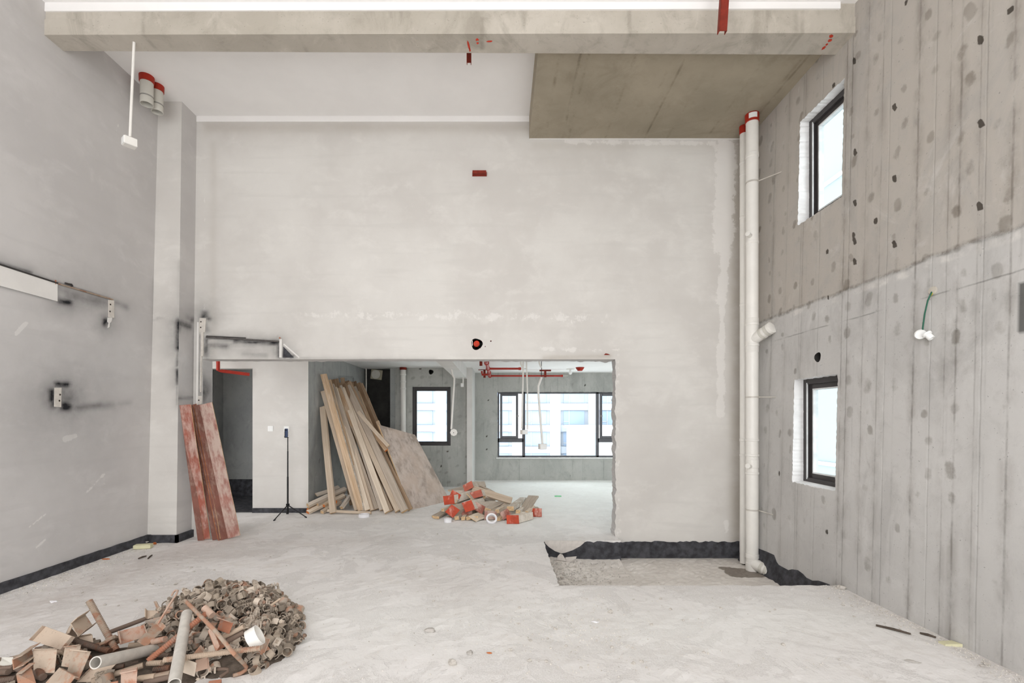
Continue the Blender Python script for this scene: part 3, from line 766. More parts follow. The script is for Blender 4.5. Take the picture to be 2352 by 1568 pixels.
# paint splashes on the beam underside and face
def blob(px, py, rx, ry, rot, surf, mat, parent, t=.0015, n=12, seed=0):
    rr = random.Random(seed); pts = []
    for k in range(n):
        a = 2 * math.pi * k / n; q = .75 + .45 * rr.random()
        x, y = rx * q * math.cos(a), ry * q * math.sin(a)
        pts.append(surf(px + x * math.cos(rot) - y * math.sin(rot), py + x * math.sin(rot) + y * math.cos(rot)))
    m = MB(); m.prism(pts, (0, 0, -t)); return m.build('paint_splash', mat, parent)
def under_beam(px, py):
    z = lerp(BLz, BRz, (px - 108) / 1850) - .001; return at(px, py, (z - H) * F / (VY - py))
for i, (px, py, rx, ry, ro) in enumerate([(1076, 103, 10, 2.5, 1.35), (1079, 113, 6, 2, 1.4), (1096, 91, 3.5, 3, 0), (1097, 99, 3, 2.2, 0), (1125, 95, 7, 2, -.1),
                                         (1909, 83, 5, 3, -.4), (1906, 93, 5, 3, -.5), (1899, 102, 4, 2, -.6), (1892, 110, 6, 2.5, -.7)]):
    blob(px, py, rx, ry, ro, under_beam, 'red_paint', beam, seed=i)

# ------------------------------------------------------------------ rooms behind the opening
YH, YA, YF, ZC = 7.53, 10.4, 11.49, 2.63
def patchwork(seed, dens=.6, hol=.08, step=.25):
    def f(U, V):
        P = blank(U); q = np.random.RandomState(seed)
        for a in np.arange(U.min(), U.max(), step):
            for b in np.arange(V.min() + .1, V.max(), step * .9):
                x, z = a + q.uniform(-.06, .06), b + q.uniform(-.06, .06)
                w_ = (abs(U - x) < .2) & (abs(V - z) < .2)
                if q.rand() < dens:
                    P[..., 1][w_] = np.maximum(P[..., 1][w_], capsule(U[w_], V[w_], (x - .02, z), (x + .02, z + .02), q.uniform(.02, .045), q.uniform(.45, .9), 4))
                if q.rand() < hol:
                    P[..., 0][w_] = np.maximum(P[..., 0][w_], capsule(U[w_], V[w_], (x, z), (x, z + .01), .02, 1, 4))
        return P
    return f
DX = -3.974; DZ = 2.309
grid('wall_hall', sub(-5.4, -3.08, .04), sub(0, ZC, .04), lambda u, v: (u, YH, v), 'plaster_back', holes=[(-5.1, DX, 0.0, DZ)], extr=(0, .15, 0), paint=lambda U, V: blank(U), mats2='plaster_back')
grid('wall_alcove_side', sub(YH, YA + .26, .04), sub(0, ZC, .04), lambda u, v: (-3.08, u, v), 'concrete_side', paint=patchwork(7, .25, .03))
WA = (-1.955, -1.107, 1.5 - 61 * YA / F, 1.5 + 74 * YA / F)
HA = at(990, 854, YA)
wa = grid('wall_alcove', sub(-2.36, -.72, .03), sub(0, ZC + .1, .03), lambda u, v: (u, YA, v), 'concrete_far', holes=[WA, (HA.x - .09, HA.x + .09, HA.z - .09, HA.z + .09)], extr=(0, .2, 0), paint=patchwork(8, .75, .16, .2), mats2='concrete_far')
hole_plate('hole_surround', HA, EX, EZ, EY, .09, .052, .25, 'concrete_far', wa)
m = MB(); m.box((-3.3, YA + .25, 0), (-2.3, YA + .35, ZC + .1))
struct(m.build('wall_niche', 'black_wall'))
m = MB(); m.box((-2.44, YA - .02, 0), (-2.33, YA + .22, ZC + .1))
struct(m.build('trim_4', 'concrete_side'))
m = MB(); m.box((-.745, YA - .05, 0), (-.625, YF, ZC + .02))
struct(m.build('wall_partition', 'white_paint_dull'))
WF = (at(1143, 900, YF).x, at(1437, 900, YF).x, 1.5 - 88 * YF / F, 1.5 + 62 * YF / F)
grid('wall_far', sub(-.7, 4.9, .04), sub(0, ZC + .05, .04), lambda u, v: (u, YF, v), 'concrete_far', holes=[WF], extr=(0, .2, 0), paint=patchwork(9, .2, .1, .35), jit=.006, mats2='concrete_far')
m = MB()   # wall at the right of the far room; its unseen opening is added for brightness
m.box((4.9, 6.2, 0), (5.0, 6.6, ZC)).box((4.9, 11.3, 0), (5.0, YF, ZC)).box((4.9, 6.6, 2.54), (5.0, 11.3, ZC)).box((4.9, 6.6, 0), (5.0, 11.3, .05))
struct(m.build('wall_far_right', 'plaster_back'))
m = MB(); m.box((-5.4, DB + .1, 0), (-5.3, YH, ZC)); struct(m.build('wall_hall_left', 'plaster_back'))
m = MB(); m.box((-5.4, DB + .26, ZC), (5.0, YF + .1, ZC + .2))
struct(m.build('ceiling_hall', 'white_paint'))
m = MB()   # beam running back to the partition, broken soffit
m.box((-.99, DB + .2, 2.386), (-.745, YA + .02, ZC))
struct(m.build('beam_hall', 'white_paint_dull'))['label'] = 'pale plastered beam running back from the opening to the partition'
m = MB(); m.box((DX - 1.6, DB + .25, 2.32), (-3.3, DB + .3, ZC)); 
# bathroom seen through the dark doorway
m = MB(); m.box((-5.5, 9.15, 0), (-3.2, 9.25, ZC)).box((-5.5, YH + .1, 0), (-5.4, 9.2, ZC)).box((-3.25, YH + .1, 0), (-3.15, 9.2, ZC)); 
struct(m.build('wall_bathroom', 'concrete_side'))
m = MB(); m.box((-4.47, 8.93, 0), (-4.2, 9.15, ZC)); struct(m.build('trim_5', 'concrete_side'))
m = MB(); m.box((-5.4, YH + .02, .004), (-3.25, 9.16, .012)).box((-5.4, 9.12, 0), (-4.47, 9.15, .33)).box((-4.48, 8.90, 0), (-4.19, 8.93, .12))
struct(m.build('baseboard_bathroom', 'black_membrane'))
m = MB(); m.box((DX, YH - .015, 0), (-3.075, YH, .075))
struct(m.build('baseboard_hall', 'black_membrane'))

# ------------------------------------------------------------------ windows
def bars(m, o, u, v, n, rect, wd, dep, mi=0):
    """four mitre-free bars round rect (u0,u1,v0,v1); o origin, axes u v, n depth"""
    a, b, c, d = rect
    def bx_(p0, p1, q0, q1):
        P = lambda s, t, k: o + u * s + v * t + n * k
        m.hexa([P(p0, q0, 0), P(p1, q0, 0), P(p1, q0, dep), P(p0, q0, dep), P(p0, q1, 0), P(p1, q1, 0), P(p1, q1, dep), P(p0, q1, dep)], mi)
    bx_(a, a + wd, c, d); bx_(b - wd, b, c, d); bx_(a + wd, b - wd, c, c + wd); bx_(a + wd, b - wd, d - wd, d)
def pane(name, o, u, v, n, rect, k, parent):
    a, b, c, d = rect; P = lambda s, t, q: o + u * s + v * t + n * q
    m = MB(); m.hexa([P(a, c, k), P(b, c, k), P(b, c, k + .006), P(a, c, k + .006), P(a, d, k), P(b, d, k), P(b, d, k + .006), P(a, d, k + .006)])
    return m.build(name, 'clear_glass', parent)
def side_window(name, zr, label):
    xw = rwx((zr[0] + zr[1]) / 2)
    root = bpy.data.objects.new(name, None); COL.objects.link(root); root.location = (xw + .15, (y0 + y1) / 2, zr[0]); OFF[root.name] = Vector(root.location)
    struct(root, label)
    o = Vector((xw + .105, 0, 0)); n = EX
    wd = y1 - y0; hh = zr[1] - zr[0]
    m = MB(); bars(m, o, EY, EZ, n, (y0 - .0, y1 + .0, zr[0], zr[1]), .055, .09)
    f = m.build('window_frame', 'window_frame', root, bevel=.003)
    m = MB(); bars(m, o + EX * .03, EY, EZ, n, (y0 + .045, y1 - .045, zr[0] + .045, zr[1] - .045), .06, .055)
    s = m.build('sash', 'window_frame', root, bevel=.004)
    m = MB(); bars(m, o + EX * .028, EY, EZ, n, (y0 + .103, y1 - .103, zr[0] + .103, zr[1] - .103), .014, .05)
    m.build('glazing_bead', 'gasket_white', s)
    pane('pane', o, EY, EZ, n, (y0 + .108, y1 - .108, zr[0] + .108, zr[1] - .108), .055, s)
    m = MB(); m.box((xw + .1, y1 - .066, zr[0] + .04), (xw + .112, y1 - .057, zr[1] - .04)); m.build('seal_strip', 'gasket_white', f)
    # sill ledge
    m = MB(); m.hexa([(xw - .004, y0, zr[0] - .02), (xw + .11, y0, zr[0] - .02), (xw + .11, y1, zr[0] - .02), (xw - .004, y1, zr[0] - .02), (xw - .004, y0, zr[0] + .004), (xw + .11, y0, zr[0] + .015), (xw + .11, y1, zr[0] + .015), (xw - .004, y1, zr[0] + .004)])
    m.build('window_sill', 'reveal_plaster', root)
    return root
side_window('window_1', UPZ, 'upper narrow dark framed window in the concrete right wall')
side_window('window_2', LOZ, 'lower narrow dark framed window in the concrete right wall')
# stay arms of the upper casement
def front_window(name, W, y, label, cells, mull=.06):
    root = bpy.data.objects.new(name, None); COL.objects.link(root); root.location = ((W[0] + W[1]) / 2, y, W[2]); OFF[root.name] = Vector(root.location)
    struct(root, label)
    o = Vector((0, y + .03, 0)); return root, o
root, o = front_window('window_3', WA, YA, 'tall dark framed window in the alcove wall', None)
m = MB(); bars(m, o, EX, EZ, EY, WA, .06, .08); m.build('window_frame', 'window_frame', root, bevel=.004)
m = MB(); bars(m, o + EY * .02, EX, EZ, EY, (WA[0] + .06, WA[1] - .06, WA[2] + .06, WA[3] - .06), .03, .05); sa = m.build('sash', 'window_frame', root, bevel=.004)
pane('pane', o, EX, EZ, EY, (WA[0] + .085, WA[1] - .085, WA[2] + .085, WA[3] - .085), .045, sa)
root, o = front_window('window_4', WF, YF, 'wide dark framed window in the far room wall', None)
xm = [at(1203, 0, YF).x, at(1373, 0, YF).x]; zt = 1.5 - 49 * YF / F
m = MB(); bars(m, o, EX, EZ, EY, WF, .04, .08)
for x in xm: m.box((x - .036, o.y, WF[2]), (x + .036, o.y + .08, WF[3]))
m.box((WF[0], o.y, zt - .05), (xm[0], o.y + .08, zt + .05)); m.box((xm[1], o.y, zt - .05), (WF[1], o.y + .08, zt + .05))
m.build('window_frame', 'window_frame_grey', root, bevel=.004)
for (a, b, sgn) in [(WF[0] + .04, xm[0] - .036, 1), (xm[1] + .036, WF[1] - .04, -1)]:
    lo_, hi_ = zt + .05, WF[3] - .04
    bb = b - .10 if sgn > 0 else b
    aa = a + .02
    m = MB(); bars(m, o - EY * .03, EX, EZ, EY, (aa, bb, lo_, hi_), .055, .06); sa = m.build('sash', 'window_frame_grey', root, bevel=.004)
    pane('pane', o, EX, EZ, EY, (aa + .05, bb - .05, lo_ + .05, hi_ - .05), .0, sa)
    hx = bb - .02 if sgn > 0 else aa + .02; hz = (lo_ + hi_) / 2
    m = MB(); m.box((hx - .02, o.y - .06, hz - .012), (hx + .04, o.y - .045, hz + .012)).box((hx - .012, o.y - .05, hz - .03), (hx + .012, o.y - .03, hz + .03)); m.build('window_handle', 'handle_grey', sa)
    pane('pane', o, EX, EZ, EY, (a, b, WF[2] + .04, zt - .05), .04, root)
pane('pane', o, EX, EZ, EY, (xm[0] + .036, xm[1] - .036, WF[2] + .04, WF[3] - .04), .04, root)
m = MB(); m.box((WF[0] - .03, YF - .02, WF[2] - .03), (WF[1] + .03, YF + .03, WF[2] - .002)); m.build('window_sill', 'reveal_plaster', root)

# ------------------------------------------------------------------ outside
bd = thing('apartment_building', 'pale apartment block with glazed bays seen through the far windows', 'building', (2, 62, -14))
D0 = 62.0
m = MB(); m.box((-22, D0 + .6, -14), (30, D0 + 8, 16)); m.build('wall', 'facade_grey', bd)
bay0 = at(1176, 0, D0).x; step_ = 5.05
for k in range(-4, 6):
    x = bay0 + k * step_
    m = MB(); m.box((x, D0, -14), (x + 1.35, D0 + .7, 16)); m.build('pilaster', 'facade_white', bd)
for r_ in range(-3, 4):
    z = H + (VY - 983.5) * D0 / F + r_ * 2.85
    m = MB(); m.box((-22, D0 + .25, z - .45), (30, D0 + .65, z + .45)); sp = m.build('spandrel', 'facade_grey', bd)
    for k in range(-4, 5):
        x = bay0 + k * step_ + 1.35
        m = MB(); m.box((x + .45, D0 + .5, z + .5), (x + 3.25, D0 + .62, z + 2.35)); wn = m.build('window', 'facade_glass', bd)
        m = MB(); m.box((x + 1.15, D0 + .44, z + .5), (x + 1.25, D0 + .52, z + 2.35)).box((x + .45, D0 + .44, z + .85), (x + 1.2, D0 + .52, z + .93)); m.build('mullion', 'facade_white', wn)
an = thing('building_annex', 'low white annex with a flat cornice before the apartment block', 'building', (12, 58, -14))
xa, xb = at(1309, 0, 58).x, at(1500, 0, 58).x
m = MB(); m.box((xa, 58, -14), (xb, 61, at(0, 981, 58).z)); m.build('wall', 'facade_white', an)
m = MB(); m.box((xa - .3, 57.6, at(0, 983, 58).z), (xb, 61, at(0, 976, 58).z)); m.build('cornice', 'facade_white', an)
m = MB(); m.box((at(1342, 0, 58).x, 57.9, -10), (at(1372, 0, 58).x, 58.05, at(0, 996, 58).z)); m.build('window', 'facade_glass', an)
nb = thing('backdrop_wall', 'pale wall added outside the two narrow right windows', 'building', (11, 8, -14))  # wall added to give the panes a pale hazy view
m = MB(); m.box((10.5, -6, -14), (12, 30, 14)); m.build('wall', 'facade_cyan', nb)
for z in (-6, -3, 0, 3, 6, 9):
    m = MB(); m.box((10.44, -6, z), (10.52, 30, z + .12)); m.build('string_course', 'facade_white', nb)
# ================================================================== OBJECTS
def plank(name, p, q, w, t, mat, label, cat='plank', group=None, roll=0., end='wood_end', rest=True, warp=.006, face=None, clip=None):
    """squared timber from p to q; local z runs along it, local y faces the viewer's side"""
    p, q = Vector(p), Vector(q); a = (q - p); L = a.length; a.normalize()
    n0 = Vector(face) if face is not None else Vector((0, -1, .25))
    n = (n0 - a * n0.dot(a)).normalized(); x = n.cross(a).normalized()
    rot = Matrix((x, n, a)).transposed() @ Matrix.Rotation(R(roll), 3, 'Z')
    m = MB(); k = 7; ph = RND.random() * 6
    vs = []; fs = []
    for i in range(k):
        z = L * i / (k - 1); dx = warp * math.sin(ph + 3 * i / (k - 1)); s = 1 + RND.uniform(-.03, .03)
        ez = RND.uniform(-.006, .006) if i in (0, k - 1) else 0
        for sx, sy in ((-1, -1), (1, -1), (1, 1), (-1, 1)):
            vs.append((sx * w / 2 * s + dx, sy * t / 2 * s + dx * .5, z + ez * sx))
    for i in range(k - 1):
        for j in range(4): fs.append((i * 4 + j, i * 4 + (j + 1) % 4, i * 4 + 4 + (j + 1) % 4, i * 4 + 4 + j))
    m.add(vs, fs, 0); m.add(vs, [(3, 2, 1, 0), tuple((k - 1) * 4 + j for j in range(4))], 1)
    o = m.build(name, [mat, end], origin=(0, 0, 0))
    bm = bmesh.new(); bm.from_mesh(o.data); bmesh.ops.remove_doubles(bm, verts=bm.verts, dist=1e-5)
    bmesh.ops.bevel(bm, geom=[e for e in bm.edges], offset=.0025, segments=1, affect='EDGES', clamp_overlap=True)
    bm.to_mesh(o.data); bm.free()
    M = Matrix.Translation(p) @ rot.to_4x4()
    zs = [(M @ v.co).z for v in o.data.vertices]
    if rest: M = Matrix.Translation((0, 0, .002 - min(zs))) @ M
    elif min(zs) < .001: M = Matrix.Translation((0, 0, .002 - min(zs))) @ M
    if clip is not None:
        xs = [(M @ v.co).x for v in o.data.vertices]
        if min(xs) < clip: M = Matrix.Translation((clip - min(xs), 0, 0)) @ M
    o.matrix_world = M; OFF[o.name] = Vector((0, 0, 0))
    return tag(o, label, cat, group)

# ---------------------------------------------------------------- leaning timbers in the alcove
GL = 'timber planks leaning in the alcove'
front = [  # top px, foot px, width px, layer, material, label
    ((735, 937), (757, 1181), 13, 0, 'wood_pale', 'short pale plank standing nearly upright, leftmost of the leaning timbers'),
    ((740, 955), (792, 1128), 8, 1.6, 'wood_grey', 'thin grey batten in the gap behind the nearly upright leftmost plank'),
    ((732, 901), (811, 1174), 9, .8, 'wood_pale', 'narrow leaning plank second from the left, its top below the tallest dark-topped one'),
    ((735, 862), (820, 1175), 13, .4, 'wood_warm', 'tallest leaning plank with a dark brown top near the left'),
    ((746, 870), (833, 1175), 8, .3, 'wood_white', 'leaning batten streaked with white paint along its whole length'),
    ((768, 907), (844, 1175), 10, .1, 'wood_pale', 'clean pale leaning plank just right of the white-streaked batten'),
    ((762, 886), (866, 1172), 9, 1.2, 'wood_grey', 'greyish leaning plank behind the clean pale one, ending in a dark top'),
    ((777, 897), (886, 1172), 11, 1.0, 'wood_warm', 'orange-brown sided plank half hidden in the middle of the leaning timbers'),
    ((787, 896), (889, 1181), 11, .5, 'wood_pale', 'leaning plank whose squared foot stands out at the middle of the row'),
    ((789, 905), (914, 1178), 10, .0, 'wood_pale', 'long plank slanting over the middle of the leaning timbers'),
    ((798, 893), (930, 1180), 14, .2, 'wood_grey', 'broadest weathered leaning plank with knots, left of the plywood sheet'),
    ((802, 882), (942, 1174), 10, .9, 'wood_brown', 'brown leaning plank tucked against the plywood sheet'),
    ((814, 892), (905, 1166), 10, 1.7, 'wood_grey', 'grey plank with a dark gap before it, right part of the leaning timbers'),
    ((822, 902), (917, 1150), 8, 1.5, 'wood_warm', 'yellowish plank on the right part of the leaning timbers'),
    ((823, 883), (928, 1148), 9, 2.0, 'wood_brown', 'second plank from the right along the top of the leaning timbers'),
    ((830, 882), (936, 1140), 8, 2.3, 'wood_brown', 'rightmost brown plank against the black wall'),
    ((827, 925), (868, 1170), 8, 1.9, 'wood_grey', 'short grey plank whose sawn top shows between the brown ones on the right'),
    ((754, 880), (823, 1172), 7, 1.0, 'wood_grey', 'slim batten in the gap right of the tallest dark topped plank'),
    ((757, 876), (838, 1173), 8, .9, 'wood_warm', 'slim brownish batten just behind the white-streaked one'),
    ((770, 893), (855, 1174), 8, .7, 'wood_pale', 'slim pale batten crossing behind the clean pale plank at its foot'),
    ((782, 889), (876, 1174), 8, 1.3, 'wood_grey', 'slim grey batten in the shadowed middle of the leaning timbers'),
    ((780, 915), (898, 1176), 8, .3, 'wood_pale', 'pale batten left of the long plank slanting over the middle'),
    ((793, 884), (905, 1172), 8, 1.2, 'wood_brown', 'brown batten behind the long plank slanting over the middle'),
    ((806, 890), (922, 1174), 8, 1.1, 'wood_warm', 'warm toned batten just right of the broadest weathered plank'),
    ((846, 917), (905, 1130), 5, 2.6, 'wood_warm', 'thin lath at the far right edge of the leaning timbers'),
]
def dwall(px): return 7.96 + max(0, px - 733) * .0125
for (tp, fp, wpx, lay, mt, lb) in front:
    q = at(tp[0], tp[1], dwall(tp[0]) + lay * .07)
    p = on_floor(fp[0], fp[1])
    w_ = 1.08 * wpx * (p.y + q.y) / 2 / F
    plank('timber_plank', p, q, w_, min(.05, max(.03, w_ * .6)), mt, lb, 'plank', GL, roll=RND.uniform(-16, 16), clip=-3.07)
back_l = ['second', 'third', 'fourth', 'fifth', 'sixth', 'seventh', 'eighth']
for i, (tx, ty) in enumerate([(756, 873), (766, 872), (774, 881), (786, 870), (797, 878), (806, 881), (814, 880)]):
    q = at(tx, ty, dwall(tx) + .28 + .02 * i); p = at(800 + i * 14, 1160, 8.15)
    p.z = 0
    plank('timber_plank', p, q, .075, .045, 'wood_brown', 'dark topped timber in the back row of the leaning pile, %s top from the left' % back_l[i], 'plank', GL, roll=RND.uniform(-25, 25), clip=-3.07)
# loose crossing pieces
plank('timber_plank', at(893, 1024, 7.95), at(822, 946, 8.3), .06, .03, 'wood_pale', 'pale plank slanting across the other leaning timbers beside the plywood', 'plank', GL, rest=False)
plank('timber_plank', at(888, 1034, 8.0), at(851, 986, 8.3), .075, .04, 'wood_warm', 'short orange plank slanting below the crossing pale plank', 'plank', GL, rest=False, end='wood_end_orange')
plank('timber_plank', at(905, 1062, 8.0), at(868, 968, 8.7), .06, .04, 'wood_warm', 'timber offcut poking out above the corner of the plywood sheet', 'plank', GL, rest=False)
# low battens by the foot of the leaning timbers
GB = 'loose battens on the floor of the alcove'
low = [((705, 1161), 7.40, (792, 1122), 7.95, .066, .05, 'wood_grey', 'wood_end', 'uppermost batten of the small heap at the left foot of the leaning timbers'),
       ((702, 1170), 7.42, (752, 1147), 7.85, .06, .045, 'wood_warm', 'wood_end_orange', 'batten with an orange painted end, left end nearest the hall corner'),
       ((707, 1177), 7.38, (790, 1136), 7.9, .062, .05, 'wood_pale', 'wood_end_orange', 'lowest batten with an orange painted end, flat on the floor beside the hall corner'),
       ((729, 1158), 7.5, (792, 1129), 8.05, .05, .045, 'wood_grey', 'wood_end', 'batten lying between the two longest ones of the low heap'),
       ((744, 1162), 7.55, (792, 1139), 8.0, .05, .045, 'wood_warm', 'wood_end_orange', 'batten with an orange end passing behind the nearly upright plank'),
       ((772, 1160), 7.62, (742, 1172), 7.9, .05, .045, 'wood_grey', 'wood_end_orange', 'short batten whose orange end shows right of the nearly upright plank'),
       ((740, 1177), 7.42, (782, 1152), 7.8, .06, .05, 'wood_pale', 'wood_end', 'pale stub of batten on the floor left of the nearly upright plank'),
       ((785, 1166), 7.55, (803, 1138), 7.9, .06, .05, 'wood_grey', 'wood_end', 'short batten rising to the right at the foot of the leaning timbers'),
       ((725, 1136), 7.75, (778, 1118), 8.1, .08, .02, 'wood_grey', 'wood_end', 'thin board at the back of the low batten heap'),
       ((752, 1176), 7.42, (852, 1180), 7.38, .04, .03, 'wood_pale', 'wood_end', 'long thin batten lying flat on the floor in front of the leaning timbers')]
for (a, da, b, db, w_, t_, mt, en, lb) in low:
    p, q = at(*a, da), at(*b, db)
    plank('timber_batten', p, q, w_, t_, mt, lb, 'batten', GB, rest='flat on the floor' in lb, end=en, face=(-.3, -1, .4), clip=-3.07)
# plywood sheet
def sheet(name, cs_, t, mf, me_, label, cat='board', group=None, div=8, bow=.0):
    A, B, C, D = map(Vector, cs_)       # TL TR BR BL
    n = (B - A).cross(D - A).normalized()
    if n.y > 0: n = -n
    vs = []; fs = []; k = div + 1
    for side in (0, 1):
        for i in range(k):
            for j in range(k):
                u, v = i / div, j / div
                p = (A * (1 - u) + B * u) * (1 - v) + (D * (1 - u) + C * u) * v
                vs.append(p + n * (bow * math.sin(math.pi * v) * math.sin(math.pi * u)) - n * t * side)
    f0 = []; fe = []
    for i in range(div):
        for j in range(div):
            q = (i * k + j, (i + 1) * k + j, (i + 1) * k + j + 1, i * k + j + 1); f0.append(q); f0.append(tuple(x + k * k for x in reversed(q)))
    rim = [i * k for i in range(k)] + [div * k + j for j in range(1, k)] + [i * k + div for i in range(div - 1, -1, -1)] + [j for j in range(div - 1, 0, -1)]
    for a, b in zip(rim, rim[1:] + rim[:1]): fe.append((a, b, b + k * k, a + k * k))
    m = MB(); m.add(vs, f0, 0); m.add(vs, fe, 1)
    o = m.build(name, [mf, me_]); return tag(o, label, cat, group)
TL, TR = at(870, 975, 8.1), at(953, 998, 8.75)
BL, BR = on_floor(944, 1171), on_floor(1034, 1150)
sheet('plywood_sheet', (TL, TR, BR, BL), .018, 'ply_face', 'ply_edge', 'large dusty plywood sheet leaning against the timbers', bow=.02)

# ---------------------------------------------------------------- red film-faced strips by the left column
GR = 'film faced plywood strips by the column'
red = [((424, 966), (462, 1241), 12, 5.86, 'film_brown', 'ply_edge', 'dark brown strip at the back left of the red boards', 16),
       ((426, 931), (470, 1240), 25, 5.84, 'film_red', 'ply_edge', 'brightest red plywood strip, second from the left by the column', 0),
       ((443, 931), (497, 1241), 20, 5.80, 'film_brown', 'ply_edge', 'scuffed brown plywood strip in the middle of the red boards', -10),
       ((451, 931), (514, 1239), 7, 5.80, 'film_brown', 'ply_edge_orange', 'strip seen edgewise with an orange raw edge among the red boards', 55),
       ((457, 931), (520, 1238), 7, 5.79, 'film_brown', 'ply_edge_orange', 'strip seen edgewise next to the widest red board', 55),
       ((472, 931), (538, 1237), 29, 5.77, 'film_dusty', 'ply_edge', 'widest and dustiest pinkish plywood strip, rightmost by the column', 0)]
for (a, b, wpx, d, mt, em, lb, roll) in red:
    p = on_floor(b[0], b[1]); q = at(a[0], a[1], 5.675 if a[0] == 424 else 5.64 if a[0] < 430 else 5.885)
    w_ = (wpx * 5.85 / F) if roll < 50 else .13
    plank('plywood_strip', p, q, w_, .014, mt, lb, 'board', GR, roll=roll, end=em, warp=.003)
# raw edges: give every strip a pale edge material on its narrow faces
for o in [x for x in S.objects if x.name.startswith('plywood_strip')]:
    for f in o.data.polygons:
        if abs(f.normal.x) > .8: f.material_index = 1

# ---------------------------------------------------------------- heap of red faced formwork blocks
zr = lambda x, y: (970 + x / 7.84, 1080 + y / 7.84)
def block(face, d, vec, length, mt, label, tilt=0.06):
    cs_ = [at(*zr(*c), d + tilt * k) for c, k in zip(face, (1, 1, 0, 0))]
    c = sum(cs_, Vector()) / 4
    n = (cs_[1] - cs_[0]).cross(cs_[3] - cs_[0]).normalized()
    if n.y < 0: n = -n                       # points away from the camera
    lo_ = min(q.z for q in cs_)
    if lo_ < .004: cs_ = [q + Vector((0, 0, .004 - lo_)) for q in cs_]; c = sum(cs_, Vector()) / 4
    m = MB(); m.hexa([cs_[3], cs_[2], cs_[2] + n * .014, cs_[3] + n * .014, cs_[0], cs_[1], cs_[1] + n * .014, cs_[0] + n * .014])
    v = Vector(vec).normalized() * length
    sc = [c + (q - c) * .9 + n * .014 for q in cs_]
    b = MB(); far = [q + v for q in sc]
    dz = min(q.z for q in far)
    if dz < .004: far = [q + Vector((0, 0, .004 - dz)) for q in far]
    b.hexa([sc[3], sc[2], far[2], far[3], sc[0], sc[1], far[1], far[0]])
    o = b.build('formwork_block', 'wood_grey', bevel=.003); tag(o, label, 'formwork block', 'red faced formwork blocks in the heap')
    e = m.build('end_plate', mt, o, bevel=.002)
    return o
blk = [([(725, 270), (885, 185), (922, 297), (765, 387)], 7.55, (.5, 1, -.12), .45, 'film_pink', 'topmost pink faced block of the red heap'),
       ([(855, 400), (1055, 340), (1097, 458), (888, 512)], 7.38, (.4, 1, -.1), .4, 'film_pink', 'pale pink faced block just below the topmost one'),
       ([(540, 345), (702, 440), (648, 548), (488, 462)], 7.32, (.7, 1, -.1), .5, 'film_bright', 'bright red block tilted on the left shoulder of the heap'),
       ([(370, 462), (568, 440), (580, 600), (395, 620)], 7.22, (.8, 1, .12), .55, 'film_bright', 'leftmost red faced block with a white stripe'),
       ([(705, 585), (880, 530), (957, 700), (780, 755)], 7.0, (.4, 1, -.05), .45, 'film_bright', 'red block with a broad white smear at the centre front'),
       ([(955, 560), (1137, 650), (1077, 787), (925, 700)], 7.1, (.7, 1, -.1), .5, 'film_red', 'red faced block tilted at the right of the smeared one'),
       ([(530, 612), (680, 712), (552, 856), (410, 742)], 6.97, (.8, 1, .05), .4, 'film_bright', 'red block standing on its corner at the left front'),
       ([(692, 650), (900, 700), (895, 822), (690, 812)], 7.1, (.3, 1, -.02), .4, 'film_red', 'red faced block lying under the smeared one'),
       ([(1125, 715), (1340, 740), (1335, 880), (1112, 890)], 6.98, (.9, 1, .1), .45, 'film_dusty', 'dusty dark pink faced block behind the upright tape roll'),
       ([(1390, 770), (1530, 692), (1612, 812), (1452, 906)], 6.95, (.5, 1, 0), .4, 'film_red', 'red faced block on its corner right of the tape roll'),
       ([(1515, 815), (1735, 815), (1745, 970), (1520, 972)], 6.72, (.85, 1, .02), .36, 'film_bright', 'squared red faced block nearest the camera at the right of the heap'),
       ([(1955, 682), (2150, 686), (2152, 836), (1953, 832)], 7.2, (-.2, 1, .0), .2, 'film_bright', 'rightmost red block lying alone at the end of the heap')]
for (f, d, v, L, mt, lb) in blk: block(f, d, v, L, mt, lb)
GP = 'battens and boards in the red heap'
